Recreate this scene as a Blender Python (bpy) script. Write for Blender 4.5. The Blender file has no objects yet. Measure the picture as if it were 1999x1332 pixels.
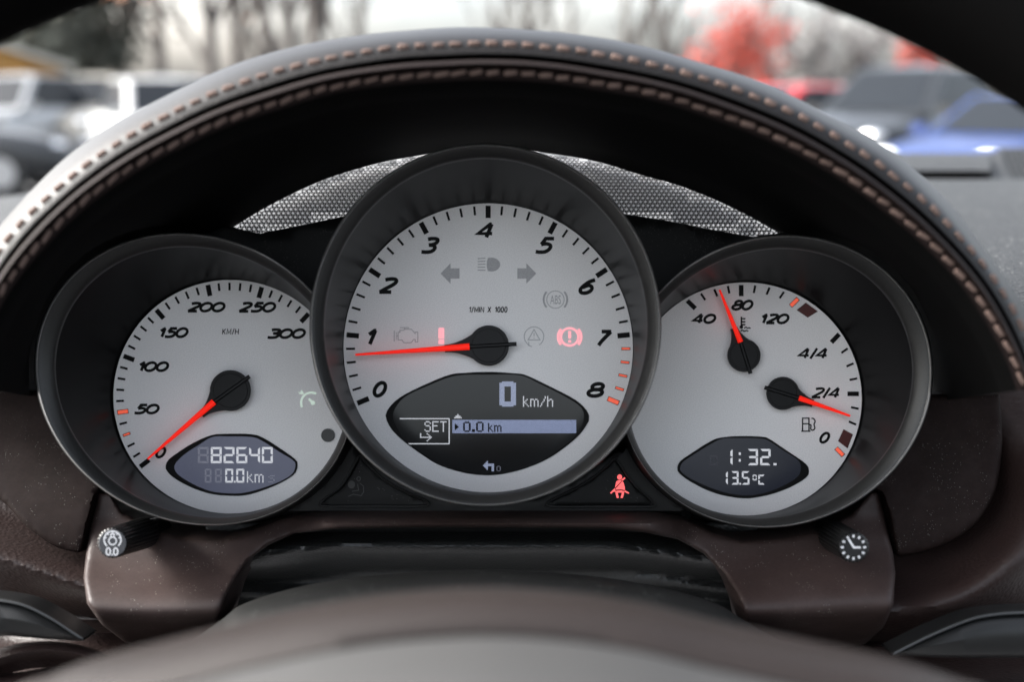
import bpy, bmesh, math, random
import numpy as np
from mathutils import Vector, Matrix
from mathutils.geometry import delaunay_2d_cdt
random.seed(7); rng = np.random.RandomState(7)
sc = bpy.context.scene
R = math.radians

# ------------------------------------------------------------------ camera, world, sun, exposure
F = 2300.0                     # focal length in photo pixels (2000 px wide)
D = 0.46                       # metres from the lens to the dial faces
DB = 0.40                      # metres to the bezels
PITCH = math.atan(476 / 2300.0)
EYE = 1.27
cam_d = bpy.data.cameras.new('camera'); cam = bpy.data.objects.new('camera', cam_d)
sc.collection.objects.link(cam); sc.camera = cam
cam_d.sensor_width = 36; cam_d.lens = 36 * F / 2000.0
cam_d.clip_start = 0.01; cam_d.clip_end = 1500
CAMM = Matrix.Translation((0, 0, EYE)) @ Matrix.Rotation(-PITCH, 4, 'X')     # local: x right, y into the picture, z up
cam.matrix_world = CAMM @ Matrix.Rotation(R(90), 4, 'X')
cam_d.dof.use_dof = True; cam_d.dof.focus_distance = 0.441; cam_d.dof.aperture_fstop = 6.0
w = bpy.data.worlds.new('World'); sc.world = w; w.use_nodes = True
nt = w.node_tree; bg = nt.nodes['Background']
sky = nt.nodes.new('ShaderNodeTexSky'); sky.sky_type = 'NISHITA'; sky.sun_disc = False
SUN_EL, SUN_AZ = 34, -86                              # degrees; azimuth clockwise from straight ahead (+Y)
sky.sun_elevation = R(SUN_EL); sky.sun_rotation = R(SUN_AZ)
sky.air_density = 1.0; sky.dust_density = 6.0; sky.ozone_density = 0.6
hs = nt.nodes.new('ShaderNodeHueSaturation'); hs.inputs['Saturation'].default_value = 0.35
nt.links.new(sky.outputs[0], hs.inputs['Color']); tcw = nt.nodes.new('ShaderNodeTexCoord'); cn = nt.nodes.new('ShaderNodeTexNoise'); cn.inputs['Scale'].default_value = 3.2; cn.inputs['Detail'].default_value = 7
mpw = nt.nodes.new('ShaderNodeMapping'); mpw.inputs['Scale'].default_value = (1, 1, 2.6); nt.links.new(tcw.outputs['Generated'], mpw.inputs[0]); nt.links.new(mpw.outputs[0], cn.inputs['Vector'])
cr = nt.nodes.new('ShaderNodeMapRange'); nt.links.new(cn.outputs[0], cr.inputs[0]); cr.inputs[1].default_value = .38; cr.inputs[2].default_value = .62
cm = nt.nodes.new('ShaderNodeMix'); cm.data_type = 'RGBA'; cm.blend_type = 'MULTIPLY'; cm.inputs[0].default_value = 1; nt.links.new(hs.outputs[0], cm.inputs[6])
cc = nt.nodes.new('ShaderNodeMix'); cc.data_type = 'RGBA'; nt.links.new(cr.outputs[0], cc.inputs[0]); cc.inputs[6].default_value = (1.02, 1.10, 1.16, 1); cc.inputs[7].default_value = (1.5, 1.49, 1.48, 1)
nt.links.new(cc.outputs[2], cm.inputs[7]); nt.links.new(cm.outputs[2], bg.inputs[0])
bg.inputs[1].default_value = 0.15
sun_d = bpy.data.lights.new('sun', 'SUN'); sun = bpy.data.objects.new('sun', sun_d); sc.collection.objects.link(sun)
sun_d.energy = 1.4; sun_d.angle = R(22); sun_d.color = (1, 0.97, 0.93)
sd = Vector((math.sin(R(SUN_AZ)) * math.cos(R(SUN_EL)), math.cos(R(SUN_AZ)) * math.cos(R(SUN_EL)), math.sin(R(SUN_EL))))
sun.rotation_euler = sd.to_track_quat('Z', 'Y').to_euler(); sun.location = (0, 0, 20)
sc.view_settings.view_transform = 'Standard'; sc.view_settings.look = 'None'
sc.view_settings.exposure = 2.12; sc.view_settings.gamma = 1.0
C = sc.collection

# ------------------------------------------------------------------ materials
MATS = {}
def mat(name, col, rough=0.5, metal=0.0, spec=0.5, var=0.0, vscale=300, bump=0.0, bscale=1500, bkind='noise',
        speck=0.0, sscale=900, speckcol=(0.6, 0.57, 0.52), emit=None, estr=0.0, coat=0.0, bdist=0.0003, patch=0.0, rvar=0.0):
    m = bpy.data.materials.new(name); m.use_nodes = True; MATS[name] = m
    t = m.node_tree; b = t.nodes['Principled BSDF']; N = t.nodes.new; L = t.links.new
    b.inputs['Base Color'].default_value = (*col, 1); b.inputs['Roughness'].default_value = rough
    b.inputs['Metallic'].default_value = metal; b.inputs['Specular IOR Level'].default_value = spec
    b.inputs['Coat Weight'].default_value = coat; b.inputs['Coat Roughness'].default_value = 0.08
    tc = N('ShaderNodeTexCoord'); src = None
    def mixc(fac, a, bcol):
        x = N('ShaderNodeMix'); x.data_type = 'RGBA'; L(fac, x.inputs[0])
        if a is None: x.inputs[6].default_value = (*col, 1)
        else: L(a, x.inputs[6])
        x.inputs[7].default_value = (*bcol, 1); return x.outputs[2]
    if var:
        n = N('ShaderNodeTexNoise'); n.inputs['Scale'].default_value = vscale; n.inputs['Detail'].default_value = 5
        L(tc.outputs['Object'], n.inputs['Vector'])
        mr = N('ShaderNodeMapRange'); L(n.outputs[0], mr.inputs[0]); mr.inputs[1].default_value = 0.35; mr.inputs[2].default_value = 0.65
        src = mixc(mr.outputs[0], src, tuple(c * (1 - var) for c in col))
    if patch:                               # broad uneven wear
        n = N('ShaderNodeTexNoise'); n.inputs['Scale'].default_value = 45; n.inputs['Detail'].default_value = 8; n.inputs['Roughness'].default_value = 0.7
        L(tc.outputs['Object'], n.inputs['Vector'])
        mr = N('ShaderNodeMapRange'); L(n.outputs[0], mr.inputs[0]); mr.inputs[1].default_value = 0.45; mr.inputs[2].default_value = 0.75; mr.inputs[4].default_value = patch
        src = mixc(mr.outputs[0], src, tuple(min(1, c * 1.9 + 0.01) for c in col))
    if speck:                               # settled dust grains
        v = N('ShaderNodeTexVoronoi'); v.inputs['Scale'].default_value = sscale; L(tc.outputs['Object'], v.inputs['Vector'])
        wn = N('ShaderNodeTexNoise'); wn.inputs['Scale'].default_value = sscale * 0.06; L(tc.outputs['Object'], wn.inputs['Vector'])
        sp = N('ShaderNodeSeparateColor'); L(v.outputs['Color'], sp.inputs[0])
        thr = N('ShaderNodeMath'); thr.operation = 'MULTIPLY'; L(sp.outputs[0], thr.inputs[0]); L(wn.outputs[0], thr.inputs[1])
        g = N('ShaderNodeMath'); g.operation = 'GREATER_THAN'; L(thr.outputs[0], g.inputs[0]); g.inputs[1].default_value = 0.52 - speck
        sz = N('ShaderNodeMath'); sz.operation = 'MULTIPLY'; L(sp.outputs[1], sz.inputs[0]); sz.inputs[1].default_value = 0.42
        d = N('ShaderNodeMath'); d.operation = 'LESS_THAN'; L(v.outputs['Distance'], d.inputs[0]); L(sz.outputs[0], d.inputs[1])
        q = N('ShaderNodeMath'); q.operation = 'MULTIPLY'; L(g.outputs[0], q.inputs[0]); L(d.outputs[0], q.inputs[1])
        src = mixc(q.outputs[0], src, speckcol)
    if src is not None: L(src, b.inputs['Base Color'])
    if rvar:
        n = N('ShaderNodeTexNoise'); n.inputs['Scale'].default_value = 60; n.inputs['Detail'].default_value = 6; L(tc.outputs['Object'], n.inputs['Vector'])
        mr = N('ShaderNodeMapRange'); L(n.outputs[0], mr.inputs[0]); mr.inputs[1].default_value = 0.3; mr.inputs[2].default_value = 0.7
        mr.inputs[3].default_value = rough - rvar; mr.inputs[4].default_value = rough + rvar; L(mr.outputs[0], b.inputs['Roughness'])
    if bump:
        if bkind == 'leather':
            v = N('ShaderNodeTexVoronoi'); v.inputs['Scale'].default_value = bscale; v.feature = 'SMOOTH_F1'
            nn = N('ShaderNodeTexNoise'); nn.inputs['Scale'].default_value = bscale * 0.5; L(tc.outputs['Object'], nn.inputs['Vector'])
            va = N('ShaderNodeVectorMath'); va.operation = 'MULTIPLY_ADD'; L(nn.outputs['Color'], va.inputs[0])
            va.inputs[1].default_value = (0.0012,) * 3; L(tc.outputs['Object'], va.inputs[2]); L(va.outputs[0], v.inputs['Vector'])
            h = v.outputs['Distance']
        else:
            n = N('ShaderNodeTexNoise'); n.inputs['Scale'].default_value = bscale; n.inputs['Detail'].default_value = 4
            L(tc.outputs['Object'], n.inputs['Vector']); h = n.outputs[0]
        bp = N('ShaderNodeBump'); bp.inputs['Strength'].default_value = bump; bp.inputs['Distance'].default_value = bdist
        L(h, bp.inputs['Height']); L(bp.outputs[0], b.inputs['Normal'])
    if emit is not None:
        b.inputs['Emission Color'].default_value = (*emit, 1); b.inputs['Emission Strength'].default_value = estr
    return m
M = MATS
mat('dial_silver', (0.82, 0.80, 0.79), 0.6, 0.0, spec=0.3, var=0.17, vscale=2600)
mat('print_black', (0.0045, 0.0045, 0.0045), 0.6, spec=0.12)
mat('icon_grey', (0.41, 0.405, 0.41), 0.6, var=0.25, vscale=3500)
mat('icon_line', (0.40, 0.395, 0.40), 0.6)
mat('tick_orange', (0.9, 0.12, 0.06), 0.5, emit=(1, 0.14, 0.07), estr=0.10)
mat('tick_dark_red', (0.045, 0.008, 0.007), 0.5)
mat('tick_red_line', (0.13, 0.02, 0.015), 0.5)
mat('lamp_pink', (0.95, 0.42, 0.45), 0.6, spec=0.1, emit=(1, 0.36, 0.40), estr=0.16)
mat('lamp_red', (0.9, 0.12, 0.12), 0.5, emit=(1, 0.13, 0.13), estr=0.24)
mat('lamp_green', (0.86, 0.98, 0.86), 0.6, emit=(0.8, 1, 0.8), estr=0.05)
mat('needle_red', (0.85, 0.014, 0.006), 0.45, spec=0.15, emit=(1, 0.02, 0.008), estr=0.12)
mat('needle_black', (0.005, 0.005, 0.0055), 0.5, spec=0.22, var=0.2, vscale=500)
mat('tube_wall', (0.0018, 0.0018, 0.002), 0.36, spec=0.06)
mat('bezel', (0.020, 0.0195, 0.019), 0.42, 0.0, var=0.45, vscale=2600, spec=0.35)
mat('bezel_highlight', (0.42, 0.41, 0.40), 0.3, 0.8)
mat('black_plastic', (0.005, 0.005, 0.005), 0.55, spec=0.22, var=0.3, vscale=1500, speck=0.05, sscale=2100, speckcol=(0.06, 0.058, 0.055))
mat('frame_plastic', (0.009, 0.009, 0.009), 0.5, spec=0.25)
mat('lining_black', (0.001, 0.001, 0.001), 0.85, spec=0.05)
mat('mesh_black', (0.0015, 0.0015, 0.0015), 0.6, spec=0.1)
mat('mesh_glow_sheet', (0.75, 0.75, 0.76), 0.4)
mat('leather_top', (0.006, 0.0047, 0.0045), 0.48, spec=0.24, bump=0.45, bscale=1000, bkind='leather', bdist=0.0002)
mat('leather_piping', (0.009, 0.0056, 0.0052), 0.75, spec=0.08, bump=0.3, bscale=1500, bkind='leather', bdist=0.0002)
mat('thread', (0.165, 0.115, 0.098), 0.85, spec=0.1, var=0.45, vscale=3000, bump=0.6, bscale=3000)
mat('brown_plastic', (0.029, 0.0180, 0.0162), 0.56, spec=0.28, var=0.2, vscale=900, speck=0.03, sscale=2100, patch=0.35, bump=0.4, bscale=2400, bdist=0.00012, rvar=0.07, speckcol=(0.17, 0.155, 0.14))
mat('brown_cover', (0.0095, 0.0053, 0.0047), 0.68, spec=0.08, var=0.25, vscale=700, speck=0.06, sscale=2300, patch=0.45, bump=0.3, bscale=2600, bdist=0.0001, rvar=0.06, speckcol=(0.08, 0.073, 0.066))
mat('brown_leather', (0.017, 0.0098, 0.0088), 0.5, spec=0.28, bump=0.5, bscale=750, bkind='leather', bdist=0.0004, rvar=0.07)
mat('black_leather', (0.012, 0.0125, 0.0125), 0.38, spec=0.45, bump=0.55, bscale=900, bkind='leather', bdist=0.0004)
mat('column_grey', (0.009, 0.0092, 0.009), 0.6, spec=0.2, var=0.3, vscale=700, speck=0.05, sscale=1100, speckcol=(0.09, 0.09, 0.085))
mat('wheel_brown', (0.0155, 0.0112, 0.0098), 0.52, spec=0.22)
mat('wheel_sky_sheen', (0.040, 0.0385, 0.037), 0.5, spec=0.35)
mat('wheel_rim', (0.0008, 0.0007, 0.0007), 0.8, spec=0.04)
mat('dash_grey', (0.022, 0.022, 0.022), 0.6, spec=0.25, var=0.5, vscale=350, bump=0.8, bscale=700, bkind='leather', bdist=0.0008, speck=0.09, sscale=700, speckcol=(0.14, 0.14, 0.135))
mat('dash_black', (0.002, 0.002, 0.002), 0.7, spec=0.2)
mat('stalk_grey', (0.006, 0.0063, 0.0066), 0.35, spec=0.3)
mat('stalk_chrome', (0.03, 0.031, 0.032), 0.4, 0.4)
mat('knob_black', (0.005, 0.005, 0.0053), 0.34, spec=0.45, var=0.3, vscale=900)
mat('knob_face', (0.022, 0.023, 0.028), 0.5)
mat('knob_face_dark', (0.006, 0.006, 0.0065), 0.5, spec=0.3)
mat('print_white', (0.55, 0.55, 0.57), 0.5)
mat('lcd_tach', (0.002, 0.002, 0.0022), 0.14, spec=0.35)
mat('lcd_left', (0.03, 0.033, 0.044), 0.25, spec=0.3, emit=(0.30, 0.33, 0.50), estr=0.05, var=0.8, vscale=30)
mat('lcd_right', (0.004, 0.0045, 0.006), 0.25, spec=0.3, emit=(0.1, 0.12, 0.2), estr=0.02, var=0.4, vscale=28)
mat('lcd_lit', (0.25, 0.25, 0.26), 0.5, emit=(0.72, 0.74, 0.80), estr=0.15)
mat('lcd_blue', (0.13, 0.14, 0.18), 0.5, emit=(0.40, 0.46, 0.66), estr=0.14)
mat('lcd_bar', (0.06, 0.07, 0.10), 0.5, emit=(0.25, 0.30, 0.48), estr=0.18)
mat('lcd_ghost', (0.05, 0.052, 0.06), 0.4, emit=(0.2, 0.21, 0.28), estr=0.12)
mat('lcd_ghost_dark', (0.008, 0.008, 0.010), 0.4, emit=(0.03, 0.03, 0.05), estr=0.08)
mat('airbag_print', (0.012, 0.0115, 0.011), 0.5)

def glow_sheet_mat():  # for the added sheet that passes skylight through the mesh
    m = bpy.data.materials.new('mesh_glow_sheet'); m.use_nodes = True; t = m.node_tree; t.nodes.clear(); MATS['mesh_glow_sheet'] = m
    o = t.nodes.new('ShaderNodeOutputMaterial'); a = t.nodes.new('ShaderNodeBsdfDiffuse'); b = t.nodes.new('ShaderNodeBsdfTranslucent'); x = t.nodes.new('ShaderNodeMixShader')
    a.inputs[0].default_value = (.5, .5, .51, 1); b.inputs[0].default_value = (.46, .46, .47, 1); x.inputs[0].default_value = .5
    t.links.new(a.outputs[0], x.inputs[1]); t.links.new(b.outputs[0], x.inputs[2]); t.links.new(x.outputs[0], o.inputs[0])
glow_sheet_mat()
# ------------------------------------------------------------------ geometry helpers
def P(px, py, d=D):            # a photo pixel seen at depth d, in the camera-aligned dashboard frame
    return Vector(((px - 1000) / F * d, d, (666 - py) / F * d))
def tag(o, label=None, cat=None, group=None, kind=None):
    if label: o['label'] = label
    if cat: o['category'] = cat
    if group: o['group'] = group
    if kind: o['kind'] = kind
    return o
def root(name, loc, label, cat, group=None, kind=None):        # dashboard thing: an Empty whose frame is the dashboard frame
    o = bpy.data.objects.new(name, None); C.objects.link(o); o.empty_display_size = 0.01
    o.matrix_world = CAMM @ Matrix.Translation(loc); o['_loc'] = tuple(loc)
    return tag(o, label, cat, group, kind)
def base_loc(o):
    while o is not None:
        if '_loc' in o: return Vector(o['_loc'])
        o = o.parent
    return Vector((0, 0, 0))
def mesh_obj(name, verts, faces, m, parent=None, smooth=False, kind=None, mods=None):
    off = base_loc(parent)
    me = bpy.data.meshes.new(name); me.from_pydata([tuple(Vector(v) - off) for v in verts], [], faces); me.update()
    if smooth:
        me.polygons.foreach_set('use_smooth', [True] * len(me.polygons))
    me.materials.append(M[m] if isinstance(m, str) else m)
    o = bpy.data.objects.new(name, me); C.objects.link(o)
    if parent is not None: o.parent = parent
    else: o.matrix_world = CAMM
    if kind: o['kind'] = kind
    return o
def fix_normals(o):
    bm = bmesh.new(); bm.from_mesh(o.data); bmesh.ops.recalc_face_normals(bm, faces=bm.faces); bm.to_mesh(o.data); bm.free(); return o
def autosmooth(o, deg=35):
    me = o.data; me.polygons.foreach_set('use_smooth', [True] * len(me.polygons))
    me.set_sharp_from_angle(angle=R(deg)); return o
def loft(name, loops, m, parent, closed=True, cap0=False, cap1=False, smooth=True, deg=50, kind=None):
    n = len(loops[0]); V = []; Fc = []
    for l in loops: V += [Vector(p) for p in l]
    for i in range(len(loops) - 1):
        for j in range(n if closed else n - 1):
            k = (j + 1) % n
            Fc.append((i * n + j, i * n + k, (i + 1) * n + k, (i + 1) * n + j))
    if cap0: Fc.append(tuple(range(n))[::-1])
    if cap1: Fc.append(tuple((len(loops) - 1) * n + j for j in range(n)))
    o = mesh_obj(name, V, Fc, m, parent, kind=kind); fix_normals(o)
    if smooth: autosmooth(o, deg)
    return o
def catmull(pts, n=8, closed=True):
    pts = [Vector((p[0], p[1])) for p in pts]; out = []; N = len(pts)
    rngs = range(N) if closed else range(N - 1)
    for i in rngs:
        if closed: a, b, c, d = pts[i - 1], pts[i], pts[(i + 1) % N], pts[(i + 2) % N]
        else: a, b, c, d = pts[max(i - 1, 0)], pts[i], pts[i + 1], pts[min(i + 2, N - 1)]
        for k in range(n):
            t = k / n
            out.append(0.5 * ((2 * b) + (c - a) * t + (2 * a - 5 * b + 4 * c - d) * t * t + (3 * b - a - 3 * c + d) * t ** 3))
    if not closed: out.append(pts[-1])
    return [(p.x, p.y) for p in out]
def ell(cx, cy, a, b, k, n=160):               # sheared ellipse in photo pixels
    return [(cx + a * math.cos(t) + k * math.sin(t), cy + b * math.sin(t)) for t in [2 * math.pi * i / n for i in range(n)]]
def flat(name, poly, m, parent, d=D, lift=0.0001):
    V = [P(x, y, d - lift) for x, y in poly]
    return mesh_obj(name, V, [tuple(range(len(V)))[::-1]], m, parent)
def poly_dist(px, py, poly):                   # distance of points to a polygon outline
    A = np.array(poly); B = np.roll(A, -1, 0); pt = np.stack([px, py], -1)
    best = np.full(len(px), 1e9)
    for a, b in zip(A, B):
        ab = b - a; L2 = max(ab @ ab, 1e-9); t = np.clip(((pt - a) @ ab) / L2, 0, 1)
        best = np.minimum(best, np.hypot(*(pt - (a + t[:, None] * ab)).T))
    return best
def inside(px, py, poly):
    c = np.zeros(len(px), bool); n = len(poly)
    for i in range(n):
        x1, y1 = poly[i]; x2, y2 = poly[(i + 1) % n]
        if y1 == y2: continue
        cond = ((y1 > py) != (y2 > py)) & (px < (x2 - x1) * (py - y1) / (y2 - y1) + x1); c ^= cond
    return c
def pillow(name, outline, depth, m, parent, edge=10, drop=0.004, step=8, skirt=0.012, smooth=True, kind=None):
    """a rounded panel: outline in photo pixels, depth(px,py) in metres, edges rolled back, a skirt behind them"""
    # resample the outline
    pts = []; n = len(outline)
    for i in range(n):
        a = np.array(outline[i], float); b = np.array(outline[(i + 1) % n], float); L = np.hypot(*(b - a)); k = max(1, int(L / step))
        for j in range(k): pts.append(tuple(a + (b - a) * j / k))
    nb = len(pts); ar = np.array(pts)
    x0, y0 = ar.min(0); x1, y1 = ar.max(0)
    gx, gy = np.meshgrid(np.arange(x0, x1, step), np.arange(y0, y1, step)); gx = gx.astype(float); gx[::2] += step / 2
    gx, gy = gx.ravel(), gy.ravel(); ok = inside(gx, gy, pts); gx, gy = gx[ok], gy[ok]
    dd = poly_dist(gx, gy, pts); ok = dd > step * 0.45; gx, gy = gx[ok], gy[ok]
    # extra rows near the edge
    ex = []
    for q in (0.12, 0.35, 0.65):
        r = edge * q
        for i in range(nb):
            a = ar[i - 1]; b = ar[(i + 1) % nb]; t = b - a; t = t / max(np.hypot(*t), 1e-6)
            for s in (1, -1):
                ex.append((ar[i][0] - t[1] * r * s, ar[i][1] + t[0] * r * s))
    ex = np.array(ex); ok = inside(ex[:, 0], ex[:, 1], pts); ex = ex[ok]; de = poly_dist(ex[:, 0], ex[:, 1], pts); ex = ex[de > edge * 0.09]
    keep = []; seen = set()
    for p in list(zip(gx, gy)) + [tuple(e) for e in ex]:
        k = (round(p[0] / (step * 0.3)), round(p[1] / (step * 0.3)))
        if k in seen: continue
        seen.add(k); keep.append(p)
    co = [Vector(p) for p in pts] + [Vector(p) for p in keep]
    edges = [(i, (i + 1) % nb) for i in range(nb)]
    r = delaunay_2d_cdt(co, edges, [], 1, 1e-4)
    vv = np.array([(v.x, v.y) for v in r[0]]); dist = poly_dist(vv[:, 0], vv[:, 1], pts)
    t = np.clip(dist / edge, 0, 1); dr = drop * (1 - np.sqrt(np.clip(1 - (1 - t) ** 2, 0, 1)))
    V = [P(x, y, depth(x, y) + e) for (x, y), e in zip(vv, dr)]; Fc = [tuple(f) for f in r[2]]
    # skirt from the outline vertices
    idx = {}
    for i, src in enumerate(r[3]):
        for s in src:
            if s < nb: idx[s] = i
    order = [idx[i] for i in range(nb) if i in idx]; b0 = len(V)
    for i in order: q = V[i]; V.append(q + Vector((0, skirt, 0)))
    m_ = len(order)
    for i in range(m_): k = (i + 1) % m_; Fc.append((order[i], order[k], b0 + k, b0 + i))
    o = mesh_obj(name, V, Fc, m, parent, kind=kind); fix_normals(o)
    # make sure it faces the camera
    nrm = sum((p.normal.y * p.area for p in o.data.polygons))
    if nrm > 0: o.data.flip_normals()
    if smooth: autosmooth(o, 55)
    return o
def sstep(a, b, x):
    t = min(1, max(0, (x - a) / (b - a))); return t * t * (3 - 2 * t)

# ---- stroke lettering and symbols (photo pixel space, y up inside the glyph)
def arc(cx, cy, rx, ry, a0, a1, n=24): return [(cx + rx * math.cos(R(a0 + (a1 - a0) * i / n)), cy + ry * math.sin(R(a0 + (a1 - a0) * i / n))) for i in range(n + 1)]
def sm(pts): return catmull(pts, 6, False)
GL = {
 '0': (1.0, [arc(.5, .5, .5, .5, 0, 360, 36)]),
 '1': (0.48, [[(.02, .70), (.30, .98), (.42, .98)], [(.36, 1.0), (.36, 0)]]),
 '2': (0.95, [sm([(.10, .93), (.45, 1.0), (.80, .97), (.93, .78), (.78, .55), (.40, .27), (.06, .0)]), [(.03, .0), (.88, .0)]]),
 '3': (0.92, [sm([(.12, .95), (.45, 1.0), (.82, .95), (.90, .76), (.70, .57), (.36, .53)]), sm([(.40, .53), (.78, .47), (.92, .27), (.76, .06), (.40, .0), (.02, .03)])]),
 '4': (1.0, [[(.70, 1.0), (.60, 1.0), (.05, .28), (.98, .28)], [(.70, 1.02), (.70, -.02)]]),
 '5': (0.92, [[(.90, 1.0), (.34, 1.0), (.20, .56)], sm([(.19, .56), (.50, .62), (.82, .52), (.90, .30), (.72, .06), (.36, .0), (.02, .04)])]),
 '6': (0.95, [sm([(.88, 1.0), (.50, .86), (.18, .58), (.03, .30), (.16, .06), (.48, .0), (.80, .09), (.92, .32), (.76, .53), (.46, .57), (.14, .42)])]),
 '7': (0.92, [[(.04, 1.0), (.95, 1.0)], sm([(.92, .99), (.70, .70), (.42, .30), (.30, .0)])]),
 '8': (0.95, [arc(.50, .76, .36, .24, 0, 360, 30), arc(.48, .27, .46, .27, 0, 360, 30)]),
 '/': (0.42, [[(.12, -.08), (.36, 1.08)]]),
 '.': (0.35, [[(.1, .06), (.25, .06)]]),
}
GL.update({'K': (.62, [[(0, 0), (0, 1)], [(.6, 1), (.08, .45)], [(.2, .55), (.62, 0)]]), 'M': (.8, [[(0, 0), (0, 1), (.4, .2), (.8, 1), (.8, 0)]]), 'H': (.62, [[(0, 0), (0, 1)], [(.62, 0), (.62, 1)], [(.06, .5), (.56, .5)]]),
 'I': (.02, [[(0, 0), (0, 1)]]), 'N': (.65, [[(0, 0), (0, 1), (.65, 0), (.65, 1)]]), 'X': (.65, [[(0, 0), (.65, 1)], [(0, 1), (.65, 0)]]), ' ': (.35, []),
 'i': (.3, [[(.02, .72), (.28, .98), (.28, 0)]]), 'o': (.5, [arc(.25, .5, .27, .5, 0, 360, 24)]), '|': (.3, [[(0, -.05), (.3, 1.05)]])})
def ribbon(pts, wd, V, Fc, z=0.0):
    pts = [np.array(p, float) for p in pts]
    q = [pts[0]]
    for p in pts[1:]:
        if np.hypot(*(p - q[-1])) > 1e-4: q.append(p)
    pts = q; n = len(pts); closed = n > 3 and np.hypot(*(pts[0] - pts[-1])) < 1e-3 * 50 and np.hypot(*(pts[0] - pts[n // 2])) > wd
    if closed: pts = pts[:-1]; n -= 1
    b = len(V)
    for i in range(n):
        if closed: a, c = pts[i - 1], pts[(i + 1) % n]
        else: a, c = pts[max(i - 1, 0)], pts[min(i + 1, n - 1)]
        p = pts[i]; t1 = p - a; t2 = c - p
        t1 = t1 / (np.hypot(*t1) or 1) if np.hypot(*t1) else t2 / (np.hypot(*t2) or 1)
        t2 = t2 / (np.hypot(*t2) or 1) if np.hypot(*t2) else t1
        n1 = np.array((-t1[1], t1[0])); n2 = np.array((-t2[1], t2[0])); m_ = n1 + n2; m_ = m_ / (np.hypot(*m_) or 1)
        k = 1 / max(0.45, m_ @ n1); V.append((*(p + m_ * wd / 2 * k), z)); V.append((*(p - m_ * wd / 2 * k), z))
    for i in range(n if closed else n - 1):
        j = (i + 1) % n; Fc.append((b + 2 * i, b + 2 * i + 1, b + 2 * j + 1, b + 2 * j))
def print_mesh(name, V, Fc, m, parent, d=D, lift=0.00012):
    VV = [P(x, y, d - lift - z) for x, y, z in V]
    o = mesh_obj(name, VV, Fc, m, parent); bm = bmesh.new(); bm.from_mesh(o.data)
    for f in bm.faces:
        if f.normal.y > 0: f.normal_flip()
    bm.to_mesh(o.data); bm.free(); return o
def strokes(name, lines, wd, m, parent, d=D, lift=0.00012):
    """lines in photo pixels"""
    V, Fc = [], []
    for i, l in enumerate(lines): ribbon(l, wd, V, Fc, 0.000012 * i)
    return print_mesh(name, V, Fc, m, parent, d, lift)
def lettering(name, s, box, wd, m, parent, shear=0.36, gap=0.14, d=D, lift=0.00012):
    x0, y0, x1, y1 = box; x0 += wd / 2; x1 -= wd / 2; y0 += wd / 2; y1 -= wd / 2; H = y1 - y0
    pos = 0; L = []
    for ch in s:
        wg, st = GL[ch]
        for l in st: L.append([(pos + x, y) for x, y in l])
        pos += wg + gap
    asp = 1.0
    # choose a horizontal scale so that the sheared text fills the box
    nat = max(x for l in L for x, y in l) - min(x for l in L for x, y in l); mn = min(x for l in L for x, y in l)
    wsh = shear * H; sx = (x1 - x0 - wsh) / nat
    LL = [[(x0 + (x - mn) * sx + y * wsh, y1 - y * H) for x, y in l] for l in L]
    return strokes(name, LL, wd, m, parent, d, lift)
def font_text(name, s, box, m, parent, d=D, shear=0.0, offset=0.0):
    cu = bpy.data.curves.new('t', 'FONT'); cu.body = s; cu.size = 1; cu.offset = offset; cu.shear = shear; cu.resolution_u = 3
    o = bpy.data.objects.new('t', cu); C.objects.link(o); bpy.context.view_layer.update()
    me = o.evaluated_get(bpy.context.evaluated_depsgraph_get()).to_mesh()
    V = np.array([v.co[:] for v in me.vertices]); Fc = [tuple(p.vertices) for p in me.polygons]
    bpy.data.objects.remove(o); mn = V.min(0); mx = V.max(0); x0, y0, x1, y1 = box
    VV = [(x0 + (v[0] - mn[0]) / (mx[0] - mn[0]) * (x1 - x0), y1 - (v[1] - mn[1]) / (mx[1] - mn[1]) * (y1 - y0), 0) for v in V]
    return print_mesh(name, VV, Fc, m, parent, d)
PIX = {'k': ['10000', '10000', '10010', '10100', '11000', '10100', '10010', '10001'],
 'm': ['0000000', '0000000', '1110110', '1001001', '1001001', '1001001', '1001001', '1001001'],
 '/': ['00001', '00001', '00010', '00010', '00100', '01000', '01000', '10000'],
 'h': ['10000', '10000', '10110', '11001', '10001', '10001', '10001', '10001'],
 'S': ['01110', '10001', '10000', '01110', '00001', '00001', '10001', '01110'],
 'E': ['11111', '10000', '10000', '11110', '10000', '10000', '10000', '11111'],
 'T': ['11111', '00100', '00100', '00100', '00100', '00100', '00100', '00100'],
 '0': ['01110', '10001', '10001', '10001', '10001', '10001', '10001', '01110'],
 '.': ['00', '00', '00', '00', '00', '00', '11', '11'],
 '>': ['000', '100', '110', '111', '111', '110', '100', '000'],
 's': ['0000', '0000', '0111', '1000', '0110', '0001', '0001', '1110'],
 '^': ['0000000', '0001000', '0001000', '0011100', '0111110', '0111110', '1111111', '1111111'],
 'u': ['100001000', '100000100', '100000010', '111111111', '000000010', '000000100', '000001000', '000000000'],
 'r': ['000100000', '001100000', '011111111', '111111111', '011100011', '001100011', '000100011', '000000011'],
 ' ': ['0', '0', '0', '0', '0', '0', '0', '0']}
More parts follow.
